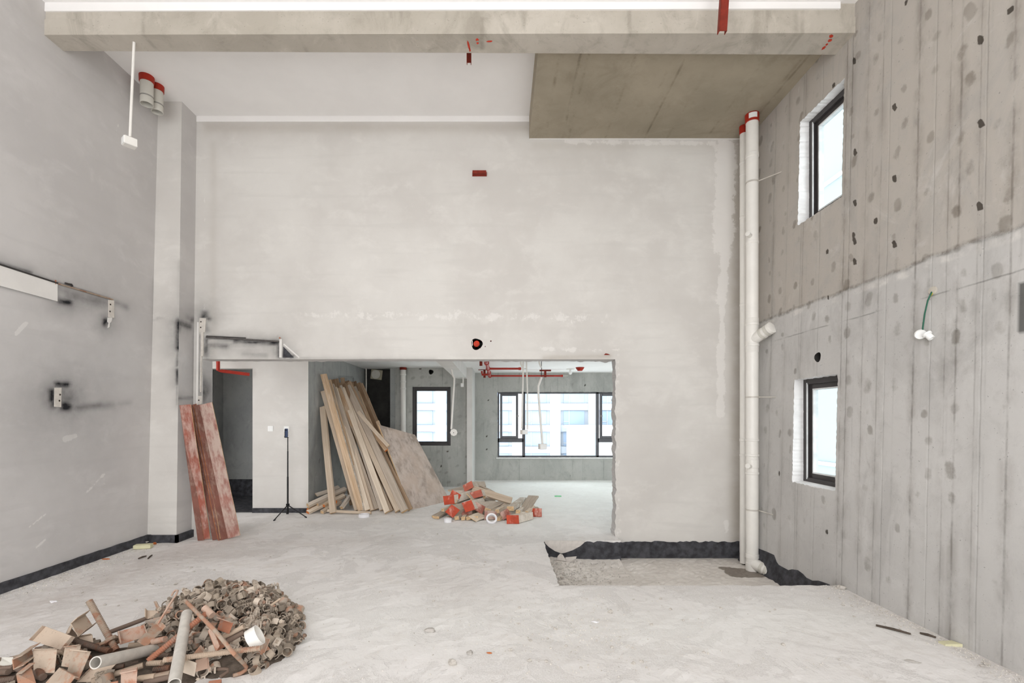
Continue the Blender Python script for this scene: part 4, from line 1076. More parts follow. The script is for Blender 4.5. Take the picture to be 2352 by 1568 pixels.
pil = [((250, 850), 7.05, (560, 640), 7.7, .10, .035, 'wood_grey', 'grey board with a cut end at the left edge of the red heap'),
       ((205, 735), 7.15, (460, 600), 7.7, .06, .03, 'wood_grey', 'narrow batten at the far left of the red heap'),
       ((370, 715), 7.1, (620, 610), 7.6, .05, .045, 'wood_pale', 'stub of batten poking out left of the cornered red block'),
       ((445, 830), 7.0, (600, 720), 7.5, .045, .03, 'wood_grey', 'small batten end below the cornered red block'),
       ((615, 855), 6.95, (760, 740), 7.4, .07, .055, 'wood_white', 'white painted batten end at the front of the red heap'),
       ((740, 875), 6.95, (860, 760), 7.4, .055, .045, 'wood_pale', 'first of two pale batten ends side by side in front of the heap'),
       ((835, 870), 6.95, (960, 740), 7.4, .07, .05, 'wood_pale', 'second pale batten end with a knot in front of the heap'),
       ((985, 795), 7.0, (1110, 700), 7.4, .055, .045, 'wood_warm', 'batten end resting under the tilted red block'),
       ((965, 865), 6.95, (1190, 740), 7.5, .08, .06, 'wood_pale', 'thick pale timber end low in the front of the heap'),
       ((900, 912), 6.88, (1090, 860), 7.1, .16, .015, 'wood_pale', 'thin board lying flat under the front batten ends'),
       ((900, 345), 7.6, (1610, 545), 7.5, .11, .05, 'wood_pale', 'long thick timber sloping down to the right from the top of the heap'),
       ((915, 205), 7.75, (1275, 392), 7.8, .02, .02, 'wood_grey', 'thin stick above the long sloping timber'),
       ((930, 265), 7.75, (1300, 440), 7.9, .09, .03, 'wood_grey', 'board behind the long sloping timber on the heap'),
       ((1115, 480), 7.5, (1310, 500), 7.7, .06, .05, 'wood_grey', 'short grey batten under the long sloping timber'),
       ((580, 560), 7.3, (870, 460), 7.8, .09, .08, 'wood_grey', 'dark grey beam end behind the leftmost red blocks'),
       ((560, 400), 7.6, (900, 330), 8.1, .25, .02, 'wood_grey', 'flat grey board under the topmost pink block'),
       ((1180, 720), 7.1, (1500, 560), 7.8, .10, .06, 'wood_grey', 'grey timber running back right from the dusty pink block'),
       ((1350, 740), 7.05, (1530, 590), 7.7, .06, .06, 'wood_pale', 'narrow timber beside the grey one, ending near the middle'),
       ((1375, 890), 6.9, (1540, 760), 7.3, .055, .05, 'wood_warm', 'batten end between the tape roll and the cornered block'),
       ((1590, 690), 7.0, (1810, 520), 7.7, .11, .07, 'wood_white', 'white streaked thick timber at the right part of the heap'),
       ((1720, 745), 6.95, (1790, 690), 7.2, .06, .05, 'wood_white', 'small white batten stub before the broad tilted board'),
       ((1790, 790), 7.05, (2010, 470), 7.75, .17, .03, 'wood_grey', 'broad pale board tilted up at the right of the heap'),
       ((1875, 755), 7.02, (2000, 660), 7.4, .05, .045, 'wood_pale', 'batten end at the lower edge of the broad tilted board'),
       ((890, 540), 7.3, (1300, 600), 7.9, .28, .02, 'wood_grey', 'wide flat board in the middle of the red heap')]
for (a, da, b, db, w_, t_, mt, lb) in pil:
    p, q = at(*zr(*a), da), at(*zr(*b), db)
    if q.z < .03: q.z = .03
    plank('timber_batten', p, q, w_, t_, mt, lb, 'batten', GP, rest=p.z < .1 and q.z < .12, face=(-.3, -1, .6), roll=RND.uniform(-8, 8))

# ---------------------------------------------------------------- tape rolls
def ring_thing(name, c, ax, ro, ri, h, mat, label, cat, n=28):
    m = MB(); m.lathe([(ri, -h / 2), (ro, -h / 2), (ro, h / 2), (ri, h / 2)], c, ax, n, closed=True)
    o = m.build(name, mat, smooth=True); return tag(o, label, cat)
ring_thing('tape_roll', on_floor(836, 1187) + EZ * .024, (0, 0, 1), .082, .06, .045, 'tape_white', 'white tape roll lying flat in front of the leaning timbers', 'tape roll')
ring_thing('tape_roll', on_floor(1028.5, 1199) + EZ * .03, (0, 0, 1), .056, .036, .056, 'tape_white', 'small white tape roll lying flat left of the red heap', 'tape roll')
ring_thing('tape_roll', on_floor(1129, 1201) + EZ * .062, (.05, -1, .75), .080, .056, .045, 'tape_white', 'white tape roll propped upright against the red heap', 'tape roll')
m = MB(); p = on_floor(1281, 1140.5); m.tube([p + Vector((-.06, .0, .012)), p + Vector((0, .0, .014)), p + Vector((.07, .01, .011))], .01, 8)
tag(m.build('tape_strip', 'green_tape'), 'small strip of green tape on the bright far floor', 'tape')

# ---------------------------------------------------------------- tripod and camera
c = on_floor(661, 1183); c.z = 0
tr = thing('tripod', 'slim black tripod standing in front of the hall wall', 'tripod', c)
top_z = 1.5 - (1005 - VY) * c.y / F
m = MB(); m.tube([c + EZ * .02, c + EZ * .16], .014, 10).tube([c + EZ * .16, c + EZ * .6], .0125, 10).tube([c + EZ * .6, c + EZ * 1.0], .0095, 10).tube([c + EZ * 1.0, c + EZ * top_z], .007, 10); m.build('pole', 'black_plastic', tr, smooth=True)
m = MB(); m.tube([c + EZ * .14, c + EZ * .18], .026, 12); m.build('collar', 'black_plastic', tr, smooth=True)
for fx, fy in ((629, 1196), (652, 1183), (704, 1189)):
    f = on_floor(fx, fy); f.z = .008
    if (fx, fy) == (652, 1183): f.y = min(f.y + .1, 7.45)
    m = MB(); m.tube([c + EZ * .16, f], [.009, .007], 8); lg = m.build('leg', 'black_plastic', tr, smooth=True)
    m = MB(); m.tube([f + (f - c).normalized() * -.03 + EZ * .006, f], .011, 8); m.build('foot', 'black_plastic', lg, smooth=True)
    b = (c + EZ * .06); m = MB(); m.tube([b, c.lerp(f, .45) + EZ * .08], .004, 6); m.build('brace', 'black_plastic', tr)
m = MB(); z = top_z; m.box((c.x - .05, c.y - .012, z), (c.x + .012, c.y + .012, z + .008)).box((c.x - .05, c.y - .012, z), (c.x - .042, c.y + .012, z + .03)); m.build('mount', 'black_plastic', tr, bevel=.002)
cc = c + Vector((-.022, 0, top_z + .008))
hc = thing('panorama_camera', 'small upright dark camera mounted on the black tripod', 'camera', cc)
m = MB(); m.box((cc.x - .024, cc.y - .012, cc.z), (cc.x + .024, cc.y + .012, cc.z + .135)); m.build('body', 'phone_blue', hc, bevel=.007)
m = MB(); m.box((cc.x - .0245, cc.y - .0135, cc.z + .004), (cc.x - .012, cc.y - .006, cc.z + .128)); m.build('side_panel', 'black_plastic', hc, bevel=.003)
m = MB(); m.lathe([(.0, -.006), (.009, -.004), (.012, 0)], cc + Vector((0, -.012, .112)), (0, 1, 0), 16); m.build('lens', 'black_plastic', hc, smooth=True)

# ---------------------------------------------------------------- switches
def plate_thing(px, py, lb, name, rocker=True):
    p = at(px, py, YH - .001); s = .044
    o = thing(name, lb, name.split('_')[-1], p)
    m = MB(); m.box((p.x - s, p.y - .009, p.z - s), (p.x + s, p.y, p.z + s)); m.build('face_plate', 'switch_white', o, bevel=.004)
    m = MB(); m.box((p.x - .03, p.y - .0125, p.z - .03), (p.x - .001, p.y - .008, p.z + .03)); m.build('rocker', 'switch_white', o, bevel=.002)
    m = MB(); m.box((p.x + .001, p.y - .0125, p.z - .03), (p.x + .03, p.y - .008, p.z + .03)); m.build('rocker', 'switch_white', o, bevel=.002)
plate_thing(621.5, 984, 'white light switch alone on the hall wall near the doorway', 'light_switch')
plate_thing(658.5, 985, 'white light switch on the hall wall just behind the tripod camera', 'light_switch')

# ---------------------------------------------------------------- drain pipes at the right
def drain(px, d, rad, ztop, zbot, joints, label, name='drain_pipe'):
    x = (px - VX) * d / F
    o = thing(name, label, 'pipe', (x, d, zbot))
    m = MB(); m.tube([(x, d, zbot), (x, d, ztop)], rad, 28); m.build('tube', 'pvc_white', o, smooth=True)
    for (py, hh, g) in joints:
        z = H + (VY - py) * d / F
        m = MB(); m.lathe([(rad, -hh / 2), (rad * g, -hh / 2 + .004), (rad * g, hh / 2 - .004), (rad, hh / 2)], (x, d, z), (0, 0, 1), 28); m.build('socket', 'pvc_white', o, smooth=True)
    return o, x
d2 = 5.53; r2 = 13.2 * d2 / F
p2, x2 = drain(1727.5, d2, r2, 5.078, PZ + .02, [(358, .05, 1.07), (418, .02, 1.05), (558, .03, 1.05), (770, .40, 1.04), (745, .03, 1.1), (793, .03, 1.1), (1010, .03, 1.07), (1045, .03, 1.09), (1064, .1, 1.05), (1086, .03, 1.09), (1276, .05, 1.08), (1300, .10, 1.05)],
               'thicker white drain pipe in the right corner with two capped branches')
d1 = 5.75; r1 = 8.5 * d1 / F
p1, x1 = drain(1708.5, d1, r1, 5.078, PZ + .03, [(375, .03, 1.07), (403, .02, 1.06), (500, .03, 1.06), (700, .03, 1.06), (1010, .04, 1.08), (1045, .03, 1.08)], 'thinner white drain pipe behind the thick one in the right corner')
for (o, x, d, r_, zc, lbl) in ((p2, x2, d2, r2, 5.03, 'red'), (p1, x1, d1, r1, 5.03, 'red')):
    m = MB(); m.lathe([(r_, -.05), (r_ * 1.12, -.045), (r_ * 1.14, .02), (r_ * 1.14, .046)], (x, d, zc), (0, 0, 1), 28); k = m.build('collar', 'red_collar', o, smooth=True); k['label'] = 'red ceiling collar'
m = MB(); m.lathe([(r2 * 1.15, -.03), (r2 * 1.155, -.028), (r2 * 1.155, .03)], (x2, d2, 5.035), (0, 0, 1), 14, arc=(2.2, 3.4)); m.build('paper_label', 'switch_white', p2)
def branch(o, x, d, r_, zb, dirv, L, rb):
    a = Vector(dirv).normalized(); p = Vector((x, d, zb)); m = MB()
    m.tube([p, p + a * L], rb, 22); b = m.build('branch', 'pvc_white', o, smooth=True)
    for t in (.55, .8):
        m = MB(); q = p + a * L * t; m.lathe([(rb, -.02), (rb * 1.08, -.015), (rb * 1.08, .015), (rb, .02)], q, a, 22); m.build('rib', 'pvc_grey', b, smooth=True)
    m = MB(); q = p + a * L; m.lathe([(rb * 1.1, -.03), (rb * 1.1, .004), (rb * .95, .008), (0, .008)], q, a, 22); m.build('cap', 'pvc_white', b, smooth=True)
branch(p2, x2, d2, r2, H + (VY - 782) * d2 / F, (.38, -.85, .42), .27, .062)
branch(p2, x2, d2, r2, H + (VY - 1292) * d2 / F, (.42, -.85, -.18), .25, .066)
for (py, o, x, d, r_) in ((545, p2, x2, d2, r2), (1070, p2, x2, d2, r2)):
    z = H + (VY - py) * d / F; m = MB(); p = Vector((x - .05, d - .05, z)); a = Vector((-.75, -.6, .15)).normalized()
    m.tube([p, p + a * .06], .024, 14).lathe([(.024, 0), (.029, .002), (.029, .014), (0, .016)], p + a * .05, a, 14); m.build('plug', 'pvc_white', o, smooth=True)
for py in (420, 912, 1170):
    z = H + (VY - py) * d2 / F
    m = MB(); m.lathe([(r2 * 1.0, -.009), (r2 * 1.05, -.009), (r2 * 1.05, .009), (r2, .009)], (x2, d2, z), (0, 0, 1), 28)
    cl = m.build('clamp', 'galvanised', p2, smooth=True)
    m = MB(); m.tube([(x2 + r2 * .7, d2 - r2 * .7, z), (rwx(z) + .01, d2 - .28, z - .01)], .006, 8); m.build('clamp_rod', 'galvanised', cl)

# ---------------------------------------------------------------- ceiling pipe stubs at the left
CEIL = CZ
for (px, py, r_, pyb, lb) in ((337, 176, .064, 240, 'open white pipe stub with red collar, nearer of the two under the ceiling'), (361, 197, .060, 258, 'open white pipe stub with red collar, farther of the two by the column')):
    d = (CEIL - H) * F / (VY - py); x = (px - VX) * d / F; zb = H + (VY - pyb) * d / F
    o = thing('pipe_stub', lb, 'pipe', (x, d, zb), 'pipe stubs under the left ceiling')
    m = MB(); m.lathe([(r_ - .005, CEIL - zb), (r_ - .005, 0), (r_, 0), (r_, CEIL - zb)], (x, d, zb), (0, 0, 1), 26); m.build('tube', 'pvc_grey', o, smooth=True)
    m = MB(); m.lathe([(r_, -.07), (r_ * 1.12, -.068), (r_ * 1.16, 0)], (x, d, CEIL), (0, 0, 1), 26); m.build('collar', 'red_collar', o, smooth=True)
    m = MB(); m.lathe([(r_, .09), (r_ + .0015, .09), (r_ + .0015, .075), (r_, .075)], (x, d, zb), (0, 0, 1), 26); m.build('joint_line', 'pvc_shade', o, smooth=True)

# ---------------------------------------------------------------- hanging conduits with boxes
def conduit(pts, rad, box_c, box_s, label, rotz=0., octo=False, group=None, kind='hanging_conduit', extra=()):
    o = thing(kind, label, 'conduit', pts[0], group)
    m = MB(); m.tube(pts, rad, 12); m.build('tube', 'pvc_white', o, smooth=True)
    for e in extra:
        m = MB(); m.tube(e, rad * .9, 10); m.build('tube', 'pvc_white', o, smooth=True)
    if box_c is not None:
        bc = Vector(box_c); s = Vector(box_s) / 2; rot = Matrix.Rotation(rotz, 3, 'Z'); m = MB()
        if octo:
            m.lathe([(0, -s.y), (s.x, -s.y), (s.x * 1.03, s.y), (0, s.y)], bc, (.25, -1, .1), 8); b = m.build('junction_box', 'pvc_white', o)
            m = MB(); m.lathe([(.008, 0), (0, .0015)], bc + Vector((.002, -s.y - .004, -.002)), (.25, -1, .1), 8); m.build('knockout', 'tube_dark', b)
        else:
            m.obox(bc, (rot @ Vector((s.x, 0, 0)), rot @ Vector((0, s.y, 0)), Vector((0, 0, s.z)))); b = m.build('junction_box', 'pvc_white', o, bevel=.005)
            m = MB(); m.obox(bc + rot @ Vector((0, -s.y - .002, 0)), (rot @ Vector((s.x * .9, 0, 0)), rot @ Vector((0, .003, 0)), Vector((0, 0, s.z * .88)))); m.build('lid', 'switch_white', b, bevel=.002)
    return o
dc = 4.385
conduit([under_beam(308, 97), at(306.5, 130, dc), at(303, 210, dc), at(298.5, 314, dc)], .0115, at(298, 327, dc), (.085, .10, .075), 'white conduit with a box hanging from the left of the concrete beam', rotz=-.65)
GC = 'hanging conduits in the far rooms'
conduit([at(1037, 848, 8.4), at(1040, 862, 8.4), at(1043.5, 868, 8.4), at(1043, 884, 8.4), at(1040, 930, 8.4), at(1036.5, 985, 8.4)], .017, at(1042, 993, 8.4), (.125, .05, .1), 'white conduit with an octagonal box hanging beside the alcove window', octo=True, group=GC)
zc_ = (ZC - H)
def hang(px, py, d): return at(px, py, d)
dd = 7.6
ptop = at(1203, 962 - zc_ * F / dd, dd)
conduit([ptop, at(1201, 880, dd), at(1198.5, 984, dd)], .013, at(1203.5, 992, dd), (.105, .08, .07), 'pair of white conduits sharing one box in front of the far window', rotz=.5, group=GC, extra=([at(1208, 962 - zc_ * F / dd, dd), at(1210, 850, dd), at(1211.5, 900, dd), at(1211.5, 986, dd)],))
o = conduit([at(1244, 866, dd), at(1236.5, 886, dd), at(1236.5, 900, dd), at(1240, 945, dd), at(1246, 1019, dd)], .018, at(1246, 1025, dd), (.12, .08, .09), 'bent white conduit with the lowest box, right of the paired conduits', rotz=.35, group=GC)
m = MB(); m.tube([at(1243, 962 - zc_ * F / dd, dd), at(1244, 845, dd), at(1243.5, 867, dd)], .005, 8); m.build('wire', 'wire_dark', o)
conduit([at(1193.5, 962 - zc_ * F / 7.2, 7.2), at(1197, 836, 7.2), at(1201, 844, 7.2)], .016, None, None, 'short white conduit stub under the far ceiling left of the paired conduits', group=GC)
conduit([at(1236, 962 - zc_ * F / 7.2, 7.2), at(1239, 834, 7.2), at(1243, 844, 7.2)], .013, None, None, 'short white conduit stub above the bent conduit', group=GC)
conduit([at(1063.5, 866, 9.9), at(1063.5, 876, 9.9), at(1063, 882, 9.9)], .014, at(1061.5, 884, 9.9), (.06, .06, .08), 'tiny white box hanging under the pale beam by the alcove window', group=GC)

# ---------------------------------------------------------------- sprinkler pipework
def z_at(py, d): return H + (VY - py) * d / F
X0 = -.25; zs_ = 2.495
sp = thing('sprinkler_pipework', 'red sprinkler pipework under the far room ceiling', 'pipework', (X0, 8.3, zs_))
m = MB(); m.tube([(X0, 8.0, zs_), (X0, 10.92, zs_)], .033, 14); m.build('main_pipe', 'red_pipe', sp, smooth=True)
for (y, xe, lb_) in ((9.3, at(1191, 0, 9.3).x, ''), (10.85, at(1288, 0, 10.85).x, '')):
    m = MB(); m.tube([(X0, y, zs_), (xe, y, zs_)], .021, 12).tube([(xe, y, zs_), (xe + .05, y, zs_)], .028, 12); b = m.build('branch_pipe', 'red_pipe', sp, smooth=True)
    m = MB(); m.tube([(xe + .05, y, zs_), (xe + .17, y, zs_ + .004)], .006, 8); m.build('nipple', 'galvanised', b)
for y in (8.35, 9.3, 10.1, 10.85):
    m = MB(); m.tube([(X0, y - .05, zs_), (X0, y + .05, zs_)], .045, 14); m.build('coupling', 'red_pipe', sp, smooth=True)
m = MB(); m.tube([(X0 - .02, 10.5, zs_), (X0 - .16, 10.45, zs_ - .01), (X0 - .17, 10.45, zs_ + .07)], .024, 10); m.build('elbow', 'red_pipe', sp, smooth=True)
for (x, y) in ((X0 - .1, 8.35), (X0 - .12, 10.75)):
    m = MB(); m.box((x - .025, y - .02, zs_ - .05), (x + .025, y + .02, ZC)).box((x - .14, y - .03, ZC - .012), (x + .1, y + .03, ZC)); m.build('hanger', 'red_primer', sp)
hx = at(1252.5, 0, 10.8).x
m = MB(); m.box((hx - .025, 10.8, zs_ - .035), (hx + .025, 10.84, ZC)).box((hx - .13, 10.78, ZC - .03), (hx + .13, 10.86, ZC - .001)); m.build('hanger', 'red_primer', sp)
q = at(1332, 851, 10.3); m = MB(); m.lathe([(.0, -.075), (.05, -.075), (.095, -.01), (.095, -.001)], (q.x, 10.3, ZC), (0, 0, 1), 18)
tag(m.build('ceiling_alarm', 'red_collar', smooth=True), 'small red alarm cap on the far room ceiling', 'alarm')
q = at(1310, 0, 10.6); o = thing('ceiling_lamp_holder', 'white lamp holder on the far room ceiling beside the red alarm', 'lamp holder', (q.x, 10.6, ZC - .12))
m = MB(); m.lathe([(0, -.02), (.09, -.015), (.1, -.001)], (q.x, 10.6, ZC), (0, 0, 1), 18); m.build('base', 'pvc_white', o, smooth=True)
m = MB(); m.lathe([(0, -.13), (.03, -.12), (.042, -.09), (.025, -.05), (.022, -.015)], (q.x, 10.6, ZC), (0, 0, 1), 16); m.build('bulb', 'switch_white', o, smooth=True)
rp_ = thing('hall_pipe', 'red pipe with an elbow above the dark doorway', 'pipe', at(500, 850, 7.2))
m = MB(); a = at(501, 850, 7.2); m.tube([(a.x, 7.2, ZC), (a.x, 7.2, a.z), (a.x + .02, 7.24, a.z - .005), (a.x + .34, 7.46, a.z - .04)], .026, 12); m.build('tube', 'red_pipe', rp_, smooth=True)
# alcove pipe, duct cover, slim conduit
d = YA - .10; x = (926 - VX) * d / F
ap = thing('alcove_pipe', 'white drain pipe left of the alcove window', 'pipe', (x, d, 0))
m = MB(); m.tube([(x, d, 0), (x, d, ZC)], .058, 22); m.build('tube', 'pvc_white', ap, smooth=True)
for py in (860, 876, 892): 
    m = MB(); z = z_at(py, d); m.lathe([(.058, -.02), (.066, -.016), (.066, .016), (.058, .02)], (x, d, z), (0, 0, 1), 22); m.build('socket', 'pvc_white', ap, smooth=True)
m = MB(); m.lathe([(.058, -.04), (.075, -.035), (.078, .03)], (x, d, z_at(845, d)), (0, 0, 1), 22); m.build('collar', 'red_primer', ap, smooth=True)
d = YA + .24; p = at(865, 860, d)
dv = thing('exhaust_outlet', 'beige square exhaust outlet high on the black niche wall', 'vent', p)
m = MB(); rot = Matrix.Rotation(.12, 3, 'Y'); m.obox(p - EY * .01, (rot @ Vector((.13, 0, 0)), (0, .012, 0), rot @ Vector((0, 0, .11)))); m.build('plate', 'fan_plastic', dv, bevel=.008)
m = MB(); m.lathe([(.075, 0), (.095, -.03), (.098, -.05), (.0, -.052)], p - EY * .02, (0, 1, 0), 24); m.build('spigot', 'pvc_grey', dv, smooth=True)
d = YA + .1; x = (841 - VX) * d / F
m = MB(); m.tube([(x, d, 0), (x, d, ZC)], .018, 12); tag(m.build('riser_conduit', 'galvanised', smooth=True), 'thin bright upright conduit at the left edge of the black niche', 'conduit')
m = MB(); X = -3.062
pts = [(X, 8.9, 2.30), (X, 9.75, 2.36), (X, 9.80, 2.33), (X, 9.80, .02)]
m.tube(pts, .016, 10); tag(m.build('surface_conduit', 'concrete_side', smooth=True), 'grey surface conduit running down the alcove side wall behind the timbers', 'conduit')

# ---------------------------------------------------------------- red steel bits
def channel(c0, c1, wv, dv, t, name, label, cat, mat='red_primer'):
    """U channel from c0 to c1; wv half width, dv flange depth"""
    c0, c1, wv, dv = map(Vector, (c0, c1, wv, dv)); wn = wv.normalized(); dn = dv.normalized()
    o = thing(name, label, cat, c1)
    m = MB(); m.bar(c0, c1, wv, dn * t / 2); m.build('web', mat, o)
    for s in (-1, 1):
        m = MB(); m.bar(c0 + wv * s + dv / 2, c1 + wv * s + dv / 2, wn * t / 2, dv / 2); m.build('flange', mat, o)
    return o
a, b = at(1668, -40, 3.9), at(1661, 71, 3.9)
a = b + (a - b) * ((5.222 - b.z) / (a.z - b.z))
channel(a, b, (.030, 0, 0), (0, .04, 0), .006, 'steel_hanger', 'long red steel channel hanging from the ceiling before the beam', 'steel channel')
b = at(1077, 144, 4.75); channel((b.x, b.y, CZ), b, (.02, 0, 0), (0, .03, 0), .006, 'steel_hanger', 'short red steel channel hanging behind the beam at mid room', 'steel channel')
p = on_back(1101.5, 400.5)
br = thing('wall_bracket', 'red steel bracket fixed high in the middle of the back wall', 'bracket', p)
m = MB(); m.box((p.x - .087, DB - .07, p.z - .018), (p.x + .087, DB, p.z + .018)); m.build('arm', 'red_primer', br, bevel=.003)
m = MB(); m.box((p.x - .092, DB - .012, p.z - .026), (p.x + .092, DB, p.z + .026)); m.build('base', 'red_primer', br, bevel=.002)
p = on_back(1394, 813); m = MB(); m.prism([on_back(1387, 815, .004), on_back(1391, 811, .004), on_back(1396, 812, .004), on_back(1402, 815, .004)], (0, .006, 0)); tag(m.build('rusty_scrap', 'red_primer'), 'tiny rusty steel scrap in the wall above the opening, near its right end', 'steel scrap')
# red capped pipe end in the wall hole
c = HB
rc = thing('pipe_end', 'red capped pipe end sticking out of the hole above the opening', 'pipe', c)
m = MB(); m.tube([c + EY * .12, c - EY * .035], .036, 18); m.build('tube', 'tube_dark', rc, smooth=True)
m = MB(); m.lathe([(.038, -.03), (.036, .012), (.02, .022), (0, .024)], c - EY * .035, (.15, -1, 0), 18); m.build('cap', 'red_paint', rc, smooth=True)
m = MB(); m.box((c.x - .060, DB - .004, c.z - .02), (c.x - .052, DB + .02, c.z + .045)); m.build('shim', 'switch_white', rc)
for i, (px, py, r_) in enumerate([(1127.5, 783, 1.6), (1114.5, 795.5, 1.0), (1104, 784, 2.2), (1095, 798.5, 2.8), (1103, 798, 1.4)]):
    blob(px, py, r_, r_, 0, lambda X_, Y_: on_back(X_, Y_, .001), 'red_paint', wb, seed=40 + i)

# ---------------------------------------------------------------- steel plates and strips left by the stair
def wall_plate(surf, corners, label, nrm, holes=(), t=.008, mat='steel_plate', name='steel_plate'):
    cs_ = [surf(*c, .002) for c in corners]; o = None
    m = MB(); m.prism(cs_, Vector(nrm) * t); o = m.build(name, mat, bevel=.001); tag(o, label, 'steel plate')
    for (px, py) in holes:
        c = surf(px, py, .002) + Vector(nrm) * (t + .001); m = MB(); m.lathe([(0, 0), (.009, 0), (.009, -.003)], c, nrm, 10); m.build('bolt_hole', 'hole_dark', o)
    return o
NL = (1, 0, 0); NB = (0, -1, 0)
wall_plate(on_left, [(124.5, 890), (140, 890), (139, 935), (123.5, 934)], 'pale steel plate with two holes in a soot mark low on the left wall', NL, [(136, 906), (134.5, 920)])
wall_plate(on_left, [(248, 688), (261, 690), (261, 730), (248, 728)], 'steel plate with two holes at the end of the dark strip on the left wall', NL, [(252, 699), (251, 715)])
m = MB(); m.prism([on_left(x_, y_, .003) for x_, y_ in ((247, 729), (257, 729), (255, 738), (251, 742), (251, 750), (247, 753), (249, 742), (246, 738))], (.006, 0, 0)); tag(m.build('plaster_shard', 'white_paint_dull'), 'ragged white plaster shard below the plate with two holes, left wall', 'plaster shard')
m = MB(); m.prism([on_left(x_, y_, .002) for x_, y_ in ((-30, 600), (131, 652), (131, 692), (-30, 648))], (.006, 0, 0)); tag(m.build('wall_board', 'white_paint_dull'), 'long pale board strip set into the left wall at the frame edge', 'board')
def strip(surf, a, b, wpx, nrm, mat, label, name='steel_strip', t=.012):
    dx, dy = b[0] - a[0], b[1] - a[1]; L = math.hypot(dx, dy); nx, ny = -dy / L * wpx / 2, dx / L * wpx / 2
    m = MB(); m.prism([surf(a[0] + nx, a[1] + ny, .001), surf(b[0] + nx, b[1] + ny, .001), surf(b[0] - nx, b[1] - ny, .001), surf(a[0] - nx, a[1] - ny, .001)], Vector(nrm) * t)
    return tag(m.build(name, mat), label, 'steel strip')
strip(on_left, (-20, 601), (131, 650.5), 3.2, NL, 'tube_dark', 'thin dark strip along the top of the pale board on the left wall')
strip(on_left, (131, 651), (258, 688), 2.6, NL, 'rust_thread', 'thin rusty strip sloping from the pale board to the plate, left wall')
m = MB(); m.tube([on_left(150, 650, .01), on_left(157, 652, .012), on_left(164, 653, .012), on_left(166, 657, .01)], .009, 8); tag(m.build('steel_scrap', 'tube_dark'), 'small black lump above the rusty strip on the left wall', 'steel scrap')
m = MB(); m.tube([on_left(127, 652, .004), on_left(128, 643, .012)], .006, 8); tag(m.build('wall_anchor', 'rust_orange'), 'small rusty anchor stub where board and strip meet, left wall', 'anchor')
wall_plate(on_back, [(459, 730), (474, 731), (471.5, 763), (457.5, 763)], 'white steel plate with holes at the top of the upright strip, back wall', NB, [(462.5, 739), (462, 752)])
wall_plate(on_back, [(454, 909), (464.5, 909), (464, 930), (453.5, 930)], 'small white plate with one hole just above the red boards', NB, [(457.5, 919)])
strip(on_back, (465.5, 763), (465, 818), 6, NB, 'steel_plate', 'upper pale upright strip beside the opening corner')
strip(on_back, (463, 818), (462, 900), 2.5, NB, 'steel_plate', 'lower thin upright strip beside the opening')
strip(on_back, (456, 740), (453.5, 930), 4, NB, 'white_paint_dull', 'pale plaster edge bead in the corner by the column', name='edge_bead')
strip(on_back, (475, 774), (642, 784.5), 3.4, NB, 'steel_strip', 'long grey steel strip sloping above the opening', t=.02)
strip(on_back, (475, 771.5), (565, 776), 1.6, NB, 'tube_dark', 'thin dark strip above the grey sloping strip')
strip(on_back, (645.5, 778), (645, 821), 6, NB, 'white_paint_dull', 'short pale upright strip at the end of the sloping strip')
strip(on_back, (652, 790), (688, 821), 3.4, NB, 'white_paint_dull', 'pale diagonal strip beside the black triangle above the opening', t=.006)
m = MB(); m.prism([on_back(x_, y_, .001) for x_, y_ in ((650.5, 795), (675, 821), (650, 821))], (0, -.002, 0)); tag(m.build('soot_patch', 'black_membrane'), 'black triangular patch above the opening beside the diagonal strip', 'patch')  # soot triangle made as a thin black sheet
m = MB(); m.tube([on_back(642.5, 776.5), on_back(642.5, 775.5, .05)], .010, 8); tag(m.build('wall_anchor', 'rust_orange'), 'rusty anchor stub at the end of the sloping strip, back wall', 'anchor')

# ---------------------------------------------------------------- hanging lamp holder on the right wall
p0 = on_right(2142, 667); z = lambda px, py, o_: on_right(px, py, o_)
hl = thing('hanging_lamp_holder', 'white lamp holder hanging by a green cable on the right wall', 'lamp holder', p0)
pts = [z(2143, 664, -.01), z(2138, 675, .03), z(2131, 690, .035), z(2124, 720, .03), z(2119.5, 752, .03), z(2119, 763, .03)]
m = MB(); m.tube(pts, .0052, 10); m.build('cable', 'cable_green', hl, smooth=True)
m = MB(); m.tube([z(2145, 665, 0), z(2141, 676, .02), z(2134, 684, .02)], .003, 6); m.build('wire', 'cable_yellow', hl)
m = MB(); m.lathe([(0, .012), (.026, .010), (.031, 0), (.028, -.016), (0, -.016)], z(2143, 667, .004), (-1, -.2, .2), 14); m.build('socket_box', 'concrete_beam', hl, smooth=True)
c = z(2114, 768, .035); ax = Vector((-.55, -.62, -.3)).normalized()
m = MB(); m.lathe([(0, .012), (.030, .012), (.034, .006), (.036, -.004), (.030, -.01), (0, -.01)], c, ax, 24); m.build('lamp_base', 'switch_white', hl, smooth=True)
c2 = z(2128, 766, .03)
m = MB(); m.lathe([(.030, 0), (.029, .012), (.022, .016), (.021, .05), (.017, .05), (.016, .005)], c2, Vector((.25, -.5, -.75)), 22); m.build('lamp_cup', 'switch_white', hl, smooth=True)

